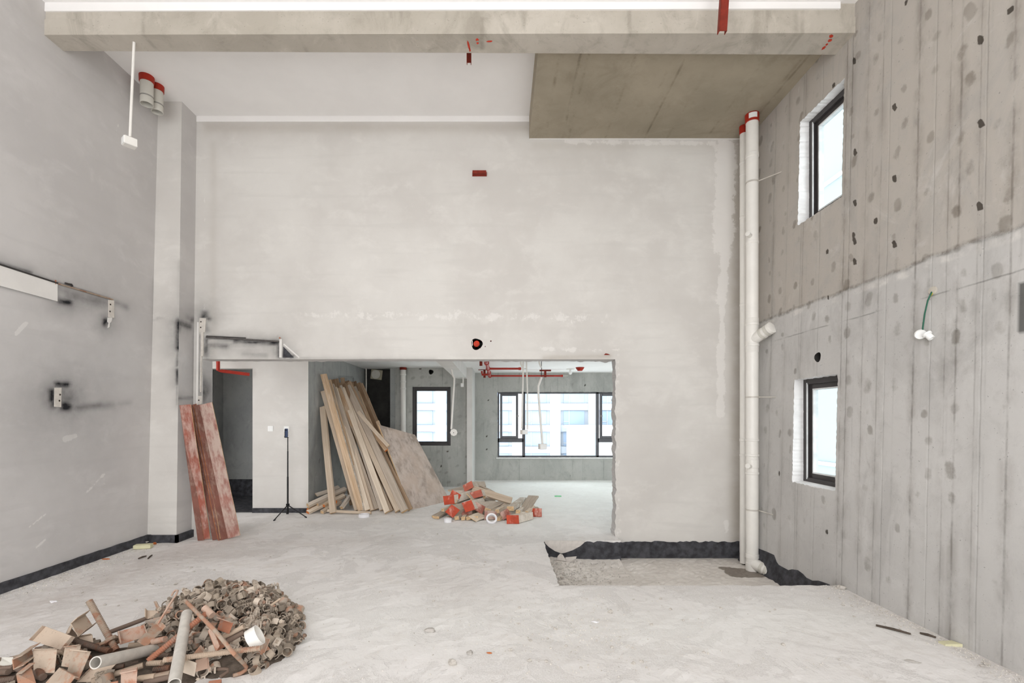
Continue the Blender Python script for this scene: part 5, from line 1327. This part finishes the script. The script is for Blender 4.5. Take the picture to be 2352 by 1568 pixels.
# ---------------------------------------------------------------- broken plaster and debris in the sunken strip
def flake(px_poly, surf, ext, name, mat, label, cat='plaster fragment'):
    m = MB(); m.prism([surf(*p) for p in px_poly], ext); return tag(m.build(name, mat), label, cat)
pitb = lambda px, py: at(px, py, PY1 - .014)
z3 = lambda x, y: (1230 + x / 9.408, 1220 + y / 9.408)
flake([z3(*p) for p in ((200, 195), (1075, 200), (1035, 250), (960, 315), (800, 400), (640, 455), (560, 470), (420, 420), (290, 335), (205, 250))], pitb, (0, -.012, 0), 'plaster_slab', 'dust_pale', 'pale half round plaster slab hanging over the black band of the pit')
pitf = lambda px, py: at(px, py + 3, PY1 - .10)
flake([z3(*p) for p in ((455, 575), (480, 500), (530, 450), (585, 470), (640, 560), (660, 610))], pitf, (0, -.012, 0), 'plaster_fragment', 'dust_pale', 'left pointed plaster fragment below the half round slab')
flake([z3(*p) for p in ((645, 530), (885, 508), (870, 555), (790, 600), (735, 645), (665, 625))], pitf, (0, -.012, 0), 'plaster_fragment', 'dust_pale', 'right triangular plaster fragment below the half round slab')
def pitz(x, y): return PZ + .012 + (.055 * math.exp(-max(PY1 - y, 0) / .22) if x < 1.475 else 0) + .03 * math.exp(-((x - PX0) / .3) ** 2) * math.exp(-((5.75 - y) / .4) ** 2)
p = on_floor(1339, 1287, -.26); m = MB(); m.hexa([p + Vector(v) for v in ((-.1, -.06, .0), (.08, -.05, .0), (.11, .07, .03), (-.06, .06, .03), (-.1, -.06, .012), (.08, -.05, .012), (.11, .07, .042), (-.06, .06, .042))]); tag(m.build('plaster_fragment', 'stone_grey'), 'flat grey slab fragment lying in the pit corner', 'plaster fragment')

ROCKS = []
for k in range(6):
    bm = bmesh.new(); bmesh.ops.create_icosphere(bm, subdivisions=2, radius=1)
    for v in bm.verts:
        q = v.co * 1.3 + Vector((k * 7, 0, 0)); v.co *= .75 + .45 * mnoise.noise(q) + .15 * mnoise.noise(q * 2.7)
        v.co.z *= .55
    me = bpy.data.meshes.new('rock_mesh'); bm.to_mesh(me); bm.free(); me.materials.append(MAT['mortar_chip']); ROCKS.append(me)
def rock(p, r_, label, name='mortar_chip', mat=None, group=None, cat='chip', sq=(1, 1, 1), k=None, rz=None):
    me = ROCKS[RND.randrange(6) if k is None else k]
    if mat: me = me.copy(); me.materials.clear(); me.materials.append(MAT[mat])
    o = bpy.data.objects.new(name, me); COL.objects.link(o)
    o.location = Vector(p) + EZ * r_ * .3 * sq[2]; o.scale = (r_ * sq[0], r_ * sq[1], r_ * sq[2]); o.rotation_euler = (0, 0, RND.random() * 6 if rz is None else rz)
    return tag(o, label, cat, group)
rock(on_floor(988, 1450), .055, 'largest flat grey stone on the floor before the opening', 'loose_stone', 'stone_grey', cat='stone', sq=(1, .6, .6), rz=.2)
rock(on_floor(1038, 1526), .035, 'pale lumpy stone near the lower edge, below the flat grey stone', 'loose_stone', 'mortar_chip', cat='stone', sq=(1, 1, 1.3))
rock(on_floor(1079, 1500), .035, 'grey half buried stone beside a rust coloured chip', 'loose_stone', 'stone_grey', cat='stone', sq=(1, .8, .6))
rock(on_floor(1124, 1500), .026, 'rust coloured oblong chip on the pale floor', 'loose_chip', 'orange_bit', sq=(1, .35, .4), rz=-.1)
rock(on_floor(1402, 1407), .028, 'pale stone on the floor before the pit, left of the right wall', 'loose_stone', 'mortar_chip', cat='stone', sq=(.9, .9, 1.3))
rock(on_floor(1367, 1429), .034, 'white curved shard near the pale stone before the pit', 'loose_chip', 'tape_white', sq=(1, .35, .4), rz=-.3)
rock(on_floor(122, 1383), .034, 'white plaster lump near the left wall above the scrap heap', 'loose_chip', 'tape_white', sq=(1, .7, .6))
rock(on_floor(2096, 1520), .05, 'dark grey flat chip at the lower right near the concrete wall', 'loose_chip', 'stone_grey', sq=(1, .4, .3), rz=-.5)
rock(on_floor(1933, 1352), .045, 'pale stone at the foot of the right wall beside the pit corner', 'loose_stone', 'mortar_chip', cat='stone')
rock(on_floor(331, 1247), .07, 'round pale mortar lump at the column foot', 'loose_stone', 'mortar_chip', cat='stone', sq=(1.2, .7, .7))
p = on_floor(329, 1259); m = MB(); m.obox(p + EZ * .025, (Vector((.085, .02, 0)), Vector((-.01, .04, 0)), Vector((0, 0, .022)))); tag(m.build('foam_block', 'foam_yellow', bevel=.004), 'pale yellow foam block on the floor by the column foot', 'foam block')
rock(on_floor(354, 1250), .035, 'small orange scrap beside the yellow foam block', 'loose_scrap', 'orange_bit', cat='scrap')
rock(on_floor(244, 1284), .06, 'flat orange chip along the left wall', 'loose_chip', 'orange_bit', sq=(1, .35, .2), rz=0)
for i, (a, b, lb) in enumerate([((2012, 1438), (2092, 1458), 'long dark stick lying by the right wall'), ((2113, 1456), (2150, 1466), 'short dark stick beyond the long one by the right wall'), ((318, 1284), (336, 1278), 'short dark wood bit near the left wall'), ((340, 1284), (349, 1276), 'second dark wood bit near the left wall, right of the first')]):
    m = MB(); p, q = on_floor(*a), on_floor(*b); m.tube([p + EZ * .008, p.lerp(q, .5) + EZ * .011, q + EZ * .008], [.007, .009, .006], 7); tag(m.build('wood_stick', 'stick_dark'), lb, 'stick')
p = on_floor(2182, 1480); m = MB(); m.hexa([p + Vector(v) for v in ((-.05, -.02, .0), (.05, -.035, .0), (.04, .03, .0), (-.05, .03, .0), (-.05, -.02, .012), (.05, -.035, .02), (.04, .03, .015), (-.05, .03, .01))]); tag(m.build('foam_block', 'foam_yellow'), 'thin yellowish foam piece at the foot of the right wall', 'foam block')
GCH = 'mortar chips scattered on the floor'
for i in range(95):
    u = RND.random()
    if u < .3: p = on_floor(RND.uniform(60, 520), RND.uniform(1265, 1400))
    elif u < .55: p = on_floor(RND.uniform(1150, 1560), RND.uniform(1370, 1540))
    elif u < .75: p = on_floor(RND.uniform(600, 1250), RND.uniform(1215, 1420))
    elif u < .9: q_ = RND.random(); p = on_floor(1930 + 400 * q_ - RND.uniform(0, 60), 1362 + 185 * q_)
    else: p = on_floor(RND.uniform(1560, 2000), RND.uniform(1370, 1540))
    if p.x < LX0 + .08 or p.x > 2.98 or (p.x > PX0 and p.y > PY0): continue
    rock(p, RND.uniform(.008, .02), 'small pale mortar chip lying loose on the dusty floor', group=GCH)
for i in range(28):
    p = Vector((PX0 + .06 + abs(RND.gauss(0, .3)), RND.uniform(4.7, 5.7), 0)); p.z = pitz(p.x, p.y)
    rock(p, RND.uniform(.012, .032), 'small plaster chip lying in the corner of the sunken pit', group='plaster chips in the pit')
# fine grit, beyond counting
def grit(name, pts, lo, hi, mat, label):
    m = MB()
    for p in pts:
        s = RND.uniform(lo, hi); p = Vector(p); a = RND.random() * 6
        c_, s_ = math.cos(a) * s, math.sin(a) * s
        m.add([p + Vector((c_, s_, 0)), p + Vector((-s_, c_, 0)), p + Vector((-c_ * .8, -s_, 0)), p + Vector((0, 0, s * .9))], [(0, 1, 3), (1, 2, 3), (2, 0, 3)])
    o = m.build(name, mat); o['kind'] = 'stuff'; o['label'] = label; o['category'] = 'grit'; return o
pts = []
for i in range(2600):
    u = RND.random()
    if u < .35:
        q_ = RND.random(); p = on_floor(0 + 345 * q_, 1362 - 118 * q_) + Vector((abs(RND.gauss(0, .16)), RND.uniform(-.2, .2), 0))
    elif u < .6:
        y = RND.uniform(2.6, 4.25); p = Vector((RX0 - abs(RND.gauss(0, .09)), y, 0))
    elif u < .8: p = on_floor(RND.gauss(1330, 110), RND.gauss(1450, 45))
    else: p = on_floor(RND.uniform(300, 1900), RND.uniform(1260, 1560))
    if p.x < LX0 + .03 or p.x > 3.03 or (p.x > PX0 and p.y > PY0) or p.y > 5.7: continue
    pts.append(p)
grit('grit', pts, .003, .009, 'mortar_chip', 'fine mortar grit strewn over the cement floor')
pts = []
for i in range(1300):
    x = PX0 + .03 + abs(RND.gauss(0, .38)); y = RND.uniform(4.35, 5.75)
    if x < 2.9: pts.append((x, y, pitz(x, y)))
grit('rubble_grit', pts, .005, .018, 'stone_grey', 'fine rubble grit in the sunken pit')

# ================================================================== scrap heap in the foreground
z4 = lambda x, y: (x / 6.533, 1340 + y / 6.533)
z5 = lambda x, y: (340 + x / 6.533, 1340 + y / 6.533)
LOBES = [(-1.98, 3.36, .50, .44, .27), (-1.62, 3.08, .26, .36, .15), (-2.58, 2.76, .62, .30, .13), (-2.25, 2.75, .5, .35, .12)]
def heap(x, y, ls=LOBES):
    h = 0
    for (cx, cy, rx, ry, hh) in ls:
        q = ((x - cx) / rx) ** 2 + ((y - cy) / ry) ** 2
        if q < 1: h = max(h, hh * (1 - q) ** .8)
    return h
m = MB(); n = 46; xs = np.linspace(-3.5, -1.3, n); ysx = np.linspace(2.35, 3.85, n); vs = []; fs = []
for x in xs:
    for y in ysx: vs.append((x, y, heap(x, y) * .72 - .004 + (.02 * mnoise.noise(Vector((x * 14, y * 14, 0))) if heap(x, y) > .03 else 0)))
for i in range(n - 1):
    for j in range(n - 1):
        if max(vs[a][2] for a in (i * n + j, (i + 1) * n + j, (i + 1) * n + j + 1, i * n + j + 1)) > .002: fs.append((i * n + j, (i + 1) * n + j, (i + 1) * n + j + 1, i * n + j + 1))
o = m.add(vs, fs).build('scrap_dirt', 'dirt_core'); o['kind'] = 'stuff'; o['label'] = 'packed dirt and crumbs of rust under the scrap heap'; o['category'] = 'dirt'

# couplers: saddle with two half rings, two flaps, bolt
def coupler_meshes():
    out = []
    for var in range(2):
        b = MB()
        ax2 = (1, 0, 0) if var == 0 else (.5, .86, 0)
        b.lathe([(.024, -.021), (.0295, -.021), (.0295, .021), (.024, .021)], (0, 0, .032), (0, 1, 0), 10, closed=True, arc=(-.3, 3.5))
        b.lathe([(.024, -.021), (.0295, -.021), (.0295, .021), (.024, .021)], (0, 0, -.032), ax2, 10, closed=True, arc=(-.3, 3.5))
        b.box((-.014, -.016, -.008), (.014, .016, .008)); b.box((.024, -.018, .02), (.046, .018, .027)); b.box((-.018, .024, -.027), (.018, .046, -.02))
        f = MB(); f.lathe([(.025, -.018), (.030, -.018), (.030, .018), (.025, .018)], (0, 0, .036), (0, 1, 0), 9, closed=True, arc=(3.5, 5.6)); f.box((.026, -.016, .036), (.052, .016, .042))
        g = MB(); g.lathe([(.025, -.018), (.030, -.018), (.030, .018), (.025, .018)], (0, 0, -.036), ax2, 9, closed=True, arc=(3.5, 5.6))
        t = MB(); t.tube([(.042, 0, -.01), (.042, 0, .066)], .0062, 7); t.lathe([(0, .050), (.013, .050), (.013, .062), (0, .062)], (.042, 0, 0), (0, 0, 1), 6)
        out.append([(nm, q) for nm, q in (('scaffold_coupler', b), ('flap', f), ('swivel_flap', g), ('bolt', t))])
    return out
PROTO = []
for parts in coupler_meshes():
    meshes = []
    for nm, q in parts:
        o = q.build(nm, 'coupler_iron', origin=(0, 0, 0), smooth=True); meshes.append((nm, o.data)); bpy.data.objects.remove(o)
    PROTO.append(meshes)
PALE = []
for meshes in PROTO:
    alt = []
    for nm, me in meshes:
        c_ = me.copy(); c_.materials.clear(); c_.materials.append(MAT['coupler_pale']); alt.append((nm, c_))
    PALE.append(alt)
def coupler(loc, rot, var, pale=False, sc=1., where=0):
    src = (PALE if pale else PROTO)[var]; root = None
    for nm, me in src:
        o = bpy.data.objects.new(nm, me); COL.objects.link(o)
        if root is None: root = o; o.location = loc; o.rotation_euler = rot; o.scale = (sc,) * 3
        else: o.parent = root
    lb, gp = [('grey brown scaffold coupler in the mound of couplers', 'grey brown couplers in the mound'), ('pale beige scaffold coupler in the mound of couplers', 'pale couplers in the mound'),
              ('scaffold coupler wedged under the jack plates of the scrap heap', 'couplers under the jack plates'), ('stray scaffold coupler on the floor at the edge of the mound', 'stray couplers beside the mound')][where or int(pale)]
    return tag(root, lb, 'scaffold coupler', gp)
CL = [LOBES[0], LOBES[1]]
placed = []
tries = 0
while len(placed) < 262 and tries < 20000:
    tries += 1
    cx, cy, rx, ry, hh = LOBES[0] if RND.random() < .72 else LOBES[1]
    a, q = RND.random() * 6.283, RND.random() ** .55
    x, y = cx + rx * q * math.cos(a), cy + ry * q * math.sin(a)
    h = heap(x, y, CL)
    if x > -1.70 and y < 2.83: continue
    z = max(.035, h + RND.uniform(-.03, .025))
    if min([(x - k[0]) ** 2 + (y - k[1]) ** 2 + (z - k[2]) ** 2 for k in placed] or [1]) < .042 ** 2: continue
    placed.append((x, y, z))
    coupler((x, y, z), (RND.random() * 6.28, RND.random() * 6.28, RND.random() * 6.28), RND.randrange(2), RND.random() < .3, RND.uniform(.9, 1.15))
# stray couplers at the right edge
for (px, py) in ((667, 1415), (672, 1424), (640, 1410), (598, 1520), (590, 1528), (612, 1508), (660, 1450), (655, 1462), (640, 1475)):
    p = on_floor(px, py, .03); coupler(p, (RND.random() * 6, RND.random() * 6, RND.random() * 6), RND.randrange(2), where=3)

# jack plates: bent steel U-heads
GJ = 'jack head plates in the scrap heap'
def uplate(c4, hs, fl, mat, label, edges='TB', t=.005, stem=False, name='jack_plate'):
    cs_ = [on_floor(*c, h) for c, h in zip(c4, hs)]
    A, B, C, D = cs_
    n = (B - A).cross(D - A).normalized()
    if n.dot(Vector((0, 0, H)) - A) < 0: n = -n        # towards the camera
    m = MB(); m.prism([A, B, C, D], -n * t); o = m.build(name, mat, bevel=.0012); tag(o, label, 'jack plate', GJ)
    E = {'T': (A, B), 'B': (D, C), 'L': (A, D), 'R': (B, C)}
    for k in edges:
        sgn = 1 if k.isupper() else -1
        p, q = E[k.upper()]
        m = MB(); inn = ((A + B + C + D) / 4 - (p + q) / 2).normalized() * t
        m.prism([p, q, q + n * sgn * fl, p + n * sgn * fl], inn); m.build('flange', mat, o, bevel=.001)
    return o
UP = [([z4(680, 640), z4(1120, 800), z4(950, 1010), z4(480, 855)], (.23, .22, .15, .16), .02, 'rust_dusty', 'beige plate tilted like a lid at the upper left of the heap', 'LR'),
      ([z4(1060, 590), z4(1280, 455), z4(1400, 635), z4(1180, 795)], (.25, .25, .18, .18), .045, 'rust_dusty', 'plate with an orange upper flange beside the upright threaded rod', 'TB'),
      ([z4(985, 760), z4(1050, 630), z4(1180, 790), z4(1120, 830)], (.2, .22, .15, .15), .02, 'rust_dusty', 'plate corner half hidden behind the orange flanged one', 'T'),
      ([z4(190, 1130), z4(470, 935), z4(500, 1075), z4(210, 1290)], (.19, .2, .15, .14), .05, 'rust_dusty', 'beige U plate at the far left with rust brown flanges', 'TB'),
      ([z4(495, 985), z4(855, 975), z4(815, 1340), z4(500, 1340)], (.2, .2, .1, .1), .012, 'rust_dusty', 'large plate with a white paint splash at its top', 'T'),
      ([z4(975, 945), z4(1215, 910), z4(1160, 1270), z4(915, 1240)], (.21, .21, .12, .12), .02, 'rust_dusty', 'plate with a narrow top lip behind another at the heap centre left', 'T'),
      ([z4(1100, 985), z4(1360, 1015), z4(1170, 1450), z4(985, 1380)], (.22, .22, .11, .11), .02, 'rust_dusty', 'long beige plate with a bent top lip below the threaded rod', 'T'),
      ([z4(890, 1255), z4(1130, 1390), z4(960, 1600), z4(660, 1510)], (.17, .17, .1, .1), .02, 'rust_dusty', 'plate at the bottom edge with a raised lip on its upper side', 't'),
      ([z4(250, 1350), z4(450, 1190), z4(545, 1490), z4(280, 1520)], (.15, .17, .09, .09), .03, 'rust_dusty', 'speckled plate at the lower left corner under the U plate', 'T'),
      ([z4(1760, 720), z4(2155, 620), z4(2215, 790), z4(1800, 915)], (.23, .23, .16, .16), .03, 'rust_orange', 'plate with orange rust and white paint at the heap centre', 'LR'),
      ([z4(2060, 860), z4(2330, 580), z4(2450, 690), z4(2200, 945)], (.18, .21, .18, .14), .03, 'rust_dusty', 'brown plate tilted behind the white splashed orange one', 'R'),
      ([z4(1815, 1300), z4(2065, 1250), z4(2050, 1500), z4(1810, 1500)], (.17, .17, .1, .1), .03, 'rust_orange', 'orange plate standing at the bottom edge near the grey pipe', 'T'),
      ([z4(1370, 1255), z4(1745, 1200), z4(1500, 1470), z4(1150, 1480)], (.13, .13, .07, .07), .012, 'rust_dusty', 'long grey beige plate under the open end of the grey pipe', 'L'),
      ([z5(1090, 520), z5(1275, 582), z5(1210, 752), z5(1035, 690)], (.29, .29, .24, .24), .03, 'rust_orange', 'bright orange plate lying among the couplers', 'T'),
      ([z5(900, 705), z5(1025, 690), z5(1195, 920), z5(1025, 1015)], (.26, .25, .17, .18), .04, 'rust_orange', 'dusty pink plate crossed by the pale bar', 'L'),
      ([z5(560, 1130), z5(720, 1190), z5(690, 1395), z5(505, 1330)], (.16, .16, .09, .09), .03, 'coupler_pale', 'small cream bracket with a curved top at the heap front', 'L'),
      ([z5(715, 1150), z5(900, 1100), z5(920, 1270), z5(700, 1330)], (.13, .13, .06, .06), .03, 'rust_orange', 'rusty plate behind the cream bracket', 'R'),
      ([z5(680, 1050), z5(770, 940), z5(830, 1010), z5(820, 1100)], (.18, .2, .17, .15), .02, 'rust_dusty', 'small plate corner above the long beige rod', 'R'),
      ([z4(2200, 400), z4(2420, 395), z4(2440, 480), z4(2200, 530)], (.2, .2, .16, .16), .03, 'rust_dusty', 'grey angle piece at the back edge of the heap', 'L'),
      ([z4(2160, 560), z4(2490, 470), z4(2530, 580), z4(2260, 640)], (.2, .21, .17, .16), .01, 'coupler_pale', 'off white plate behind the thin hook rod', 'B'),
      ([z4(2300, 265), z4(2350, 265), z4(2440, 440), z4(2380, 450)], (.26, .26, .2, .2), .008, 'rust_dusty', 'narrow upright steel tab at the back edge of the heap', 'R'),
      ([z5(1700, 780), z5(1830, 830), z5(1740, 1060), z5(1620, 1010)], (.17, .16, .08, .09), .03, 'rust_dusty', 'grey brown plate at the right front below the white ring', 'R'),
      ([z4(20, 1110), z4(190, 1110), z4(190, 1210), z4(10, 1170)], (.15, .15, .12, .12), .02, 'pvc_grey', 'white plate piece at the left edge of the frame', 'B'),
      ([z4(1650, 1490), z4(1770, 1465), z4(1780, 1560), z4(1660, 1580)], (.12, .12, .08, .08), .02, 'rust_orange', 'orange plate edge just entering at the bottom of the frame', 'T'),
      ([z5(910, 1470), z5(1100, 1440), z5(1110, 1540), z5(920, 1560)], (.06, .06, .02, .02), .03, 'rust_orange', 'small orange plate at the bottom edge right of the bracket', 'T'),
      ([z4(1180, 800), z4(1380, 760), z4(1400, 880), z4(1240, 900)], (.16, .17, .13, .13), .02, 'rust_dusty', 'grey crumpled plate behind the orange flanged one', 'T')]
for a in UP: uplate(*a)

for i in range(30):
    x, y = RND.uniform(-3.0, -2.1), RND.uniform(2.5, 3.0); h = heap(x, y)
    if h < .03 or len(placed) > 284: continue
    placed.append((x, y, h)); coupler((x, y, h * .8), (RND.random() * 6.28, RND.random() * 6.28, RND.random() * 6.28), RND.randrange(2), where=2)
for i in range(22):
    x, y = RND.uniform(-3.0, -1.95), RND.uniform(2.5, 3.0); h = heap(x, y) * .75
    if h < .03: continue
    a = RND.uniform(-.7, .7); L = RND.uniform(.10, .2); v = Vector((math.cos(a) * L, math.sin(a) * L, RND.uniform(-.03, .03)))
    p = Vector((x, y, h + .02)); m = MB(); m.tube([p - v, p + v], RND.choice((.013, .016, .019)), 10)
    tag(m.build('steel_bar', RND.choice(('rust_dark', 'rust_thread', 'rust_dark')), smooth=True), 'half buried steel bar under the plates of the scrap heap', 'steel bar', 'buried bars in the scrap heap')
def threaded(p, q, r_, mat, label, nut=None, head=None, pitch=.011, start=0., stop=1.):
    p, q = Vector(p), Vector(q); L = (q - p).length; a = (q - p).normalized(); pts = []; rad = []
    n = int(L / pitch)
    for i in range(n + 1):
        t = i / n
        for k, rr in ((0, 1.0), (.5, .84)):
            if t + k / n <= 1: pts.append(p + a * L * (t + k / n)); rad.append(r_ * (rr if start <= t <= stop else .95))
    m = MB(); m.tube(pts, rad, 12); o = m.build('threaded_rod', mat, smooth=False); tag(o, label, 'threaded rod', 'jack rods in the scrap heap')
    if nut is not None:
        c = p.lerp(q, nut); m = MB(); m.lathe([(r_ * .9, -.012), (r_ * 1.7, -.011), (r_ * 1.9, 0), (r_ * 1.7, .011), (r_ * .9, .012)], c, a, 14)
        s = a.cross(EZ).normalized(); m.bar(c - s * r_ * 2.9, c + s * r_ * 2.9, a * .008, s.cross(a) * .007); m.build('wing_nut', mat, o)
    if head is not None:
        s = Vector(head).normalized(); m = MB(); m.tube([q - s * .042, q + s * .042], r_ * 1.15, 14); m.build('cross_head', 'rust_orange', o, smooth=True)
    return o
hp = lambda c, h: on_floor(c[0], c[1], h)
threaded(hp(z4(1745, 1000), .10), hp(z4(1340, 262), .36), .0195, 'rust_thread', 'upright threaded rod with a wing nut standing out of the heap', nut=.2)
threaded(hp(z4(780, 1345), .07), hp(z4(440, 1120), .15), .019, 'rust_dark', 'dark threaded rod running from under the left U plate')
threaded(hp(z4(1650, 1015), .11), hp(z4(1130, 860), .15), .018, 'rust_dark', 'dark brown rod behind the long plates')
threaded(hp(z5(0, 1160), .11), hp(z5(905, 420), .30), .0185, 'rust_orange', 'rusty threaded rod with a cross head and wing nut over the pale pipe', nut=.565, head=(.75, -.35, -.35))
threaded(hp(z5(240, 1145), .17), hp(z5(1690, 965), .20), .0155, 'rust_thread', 'long beige threaded rod lying across the heap front')
threaded(hp(z5(0, 1195), .10), hp(z5(220, 1185), .11), .0155, 'rust_thread', 'short beige threaded piece left of the pale pipe')
threaded(hp(z5(100, 1290), .07), hp(z5(340, 1265), .08), .02, 'rust_dark', 'dark threaded piece ending at the pale pipe')
threaded(hp(z4(0, 1460), .08), hp(z4(250, 1420), .09), .018, 'rust_dark', 'threaded rod end at the lower left frame edge')
threaded(hp(z4(0, 1290), .10), hp(z4(210, 1270), .11), .019, 'rust_dark', 'dark rod entering from the left frame edge under the U plate')
for i, (a, ha, b, hb, r_, mt) in enumerate([(z4(1520, 1380), .05, z4(2080, 1190), .07, .016, 'rust_dark'), (z4(1500, 1480), .05, z4(2100, 1330), .05, .017, 'rust_dark'), (z5(0, 1420), .06, z5(330, 1350), .07, .018, 'rust_thread'), (z5(-60, 1490), .05, z5(350, 1390), .06, .016, 'rust_dark'),
                                            (z4(1560, 760), .12, z4(2250, 500), .16, .014, 'rust_dark'), (z5(1120, 810), .2, z5(1440, 640), .26, .014, 'rust_thread'), (z5(1190, 860), .18, z5(1440, 720), .22, .017, 'rust_dark'), (z5(30, 880), .14, z5(260, 830), .17, .018, 'rust_orange'), (z4(2080, 1430), .06, z4(2330, 1390), .07, .018, 'rust_thread'),
                                            (z5(1840, 330), .22, z5(1985, 225), .25, .008, 'rust_thread')]):
    m = MB(); m.tube([hp(a, ha), hp(b, hb)], r_, 12); nm = ['under the open pipe end', 'at the bottom edge left of the orange plate', 'left of the foot of the pale pipe', 'at the bottom edge beside the pale pipe', 'along the back edge of the plates', 'half buried right of the bright orange plate', 'just below the half buried bar among couplers', 'short and rusty left of the crossing rods', 'behind the orange plate at the bottom edge', 'thin, at the far right top of the couplers'][i]
    tag(m.build('steel_bar', mt, smooth=True), 'plain steel bar ' + nm, 'steel bar', 'plain bars in the scrap heap')
def pipe_open(p, q, r_, mat, label):
    p, q = Vector(p), Vector(q); a = (q - p); L = a.length; m = MB()
    m.lathe([(r_ * .82, L), (r_ * .82, .0), (r_, 0), (r_, L)], p, a, 24, closed=True); o = m.build('scrap_pipe', mat, smooth=True); return tag(o, label, 'pipe')
pipe_open(hp(z4(1432, 1185), .235), hp(z5(90, 985), .10), .031, 'galvanised', 'grey open ended pipe lying to the right with its mouth in view')
pipe_open(hp(z5(395, 1500), .15), hp(z5(582, 450), .27), .030, 'galvanised', 'pale straight pipe running from the bottom edge up the heap')
def rodpath(pts, r_, mat, label, name='hook_bar', cat='hook bar'):
    m = MB(); m.tube(pts, r_, 10); return tag(m.build(name, mat, smooth=True), label, cat)
rodpath([hp(z5(560, 255), .33), hp(z5(1000, 700), .29), hp(z5(1300, 1060), .20), hp(z5(1440, 1200), .06), hp(z5(1478, 1255), .03), hp(z5(1460, 1300), .02), hp(z5(1390, 1345), .014), hp(z5(1275, 1380), .014)], .0112, 'rust_dusty', 'long pale bar with a bent hook at the heap front')
rodpath([hp(z5(150, 600), .22), hp(z5(300, 350), .30), hp(z5(430, 150), .355), hp(z5(445, 105), .365), hp(z5(410, 100), .365), hp(z5(375, 135), .355), hp(z5(355, 175), .345)], .0065, 'rust_orange', 'thin rusty rod with a hooked top standing at the back of the heap')
rodpath([hp(z5(930, 1290), .03), hp(z5(1150, 1278), .03), hp(z5(1205, 1290), .025), hp(z5(1195, 1325), .018), hp(z5(1085, 1395), .012)], .010, 'rust_dark', 'short hooked bar on the floor before the heap')
c = hp(z5(1602, 805), .215)
ring_thing('pipe_ring', c, Vector((.82, .30, .48)), .060, .056, .060, 'pvc_white', 'white cut pipe ring lying on the couplers', 'pipe ring')
p = on_floor(*z5(1010, 1230), .0); m = MB(); m.hexa([p + Vector(v) for v in ((-.06, -.03, .001), (.055, -.035, .001), (.06, .05, .001), (-.05, .04, .001), (-.06, -.02, .05), (.05, -.02, .06), (.055, .045, .062), (-.05, .04, .045))]); tag(m.build('foam_block', 'pvc_grey', bevel=.006), 'white foam lump on the floor before the couplers', 'foam block')
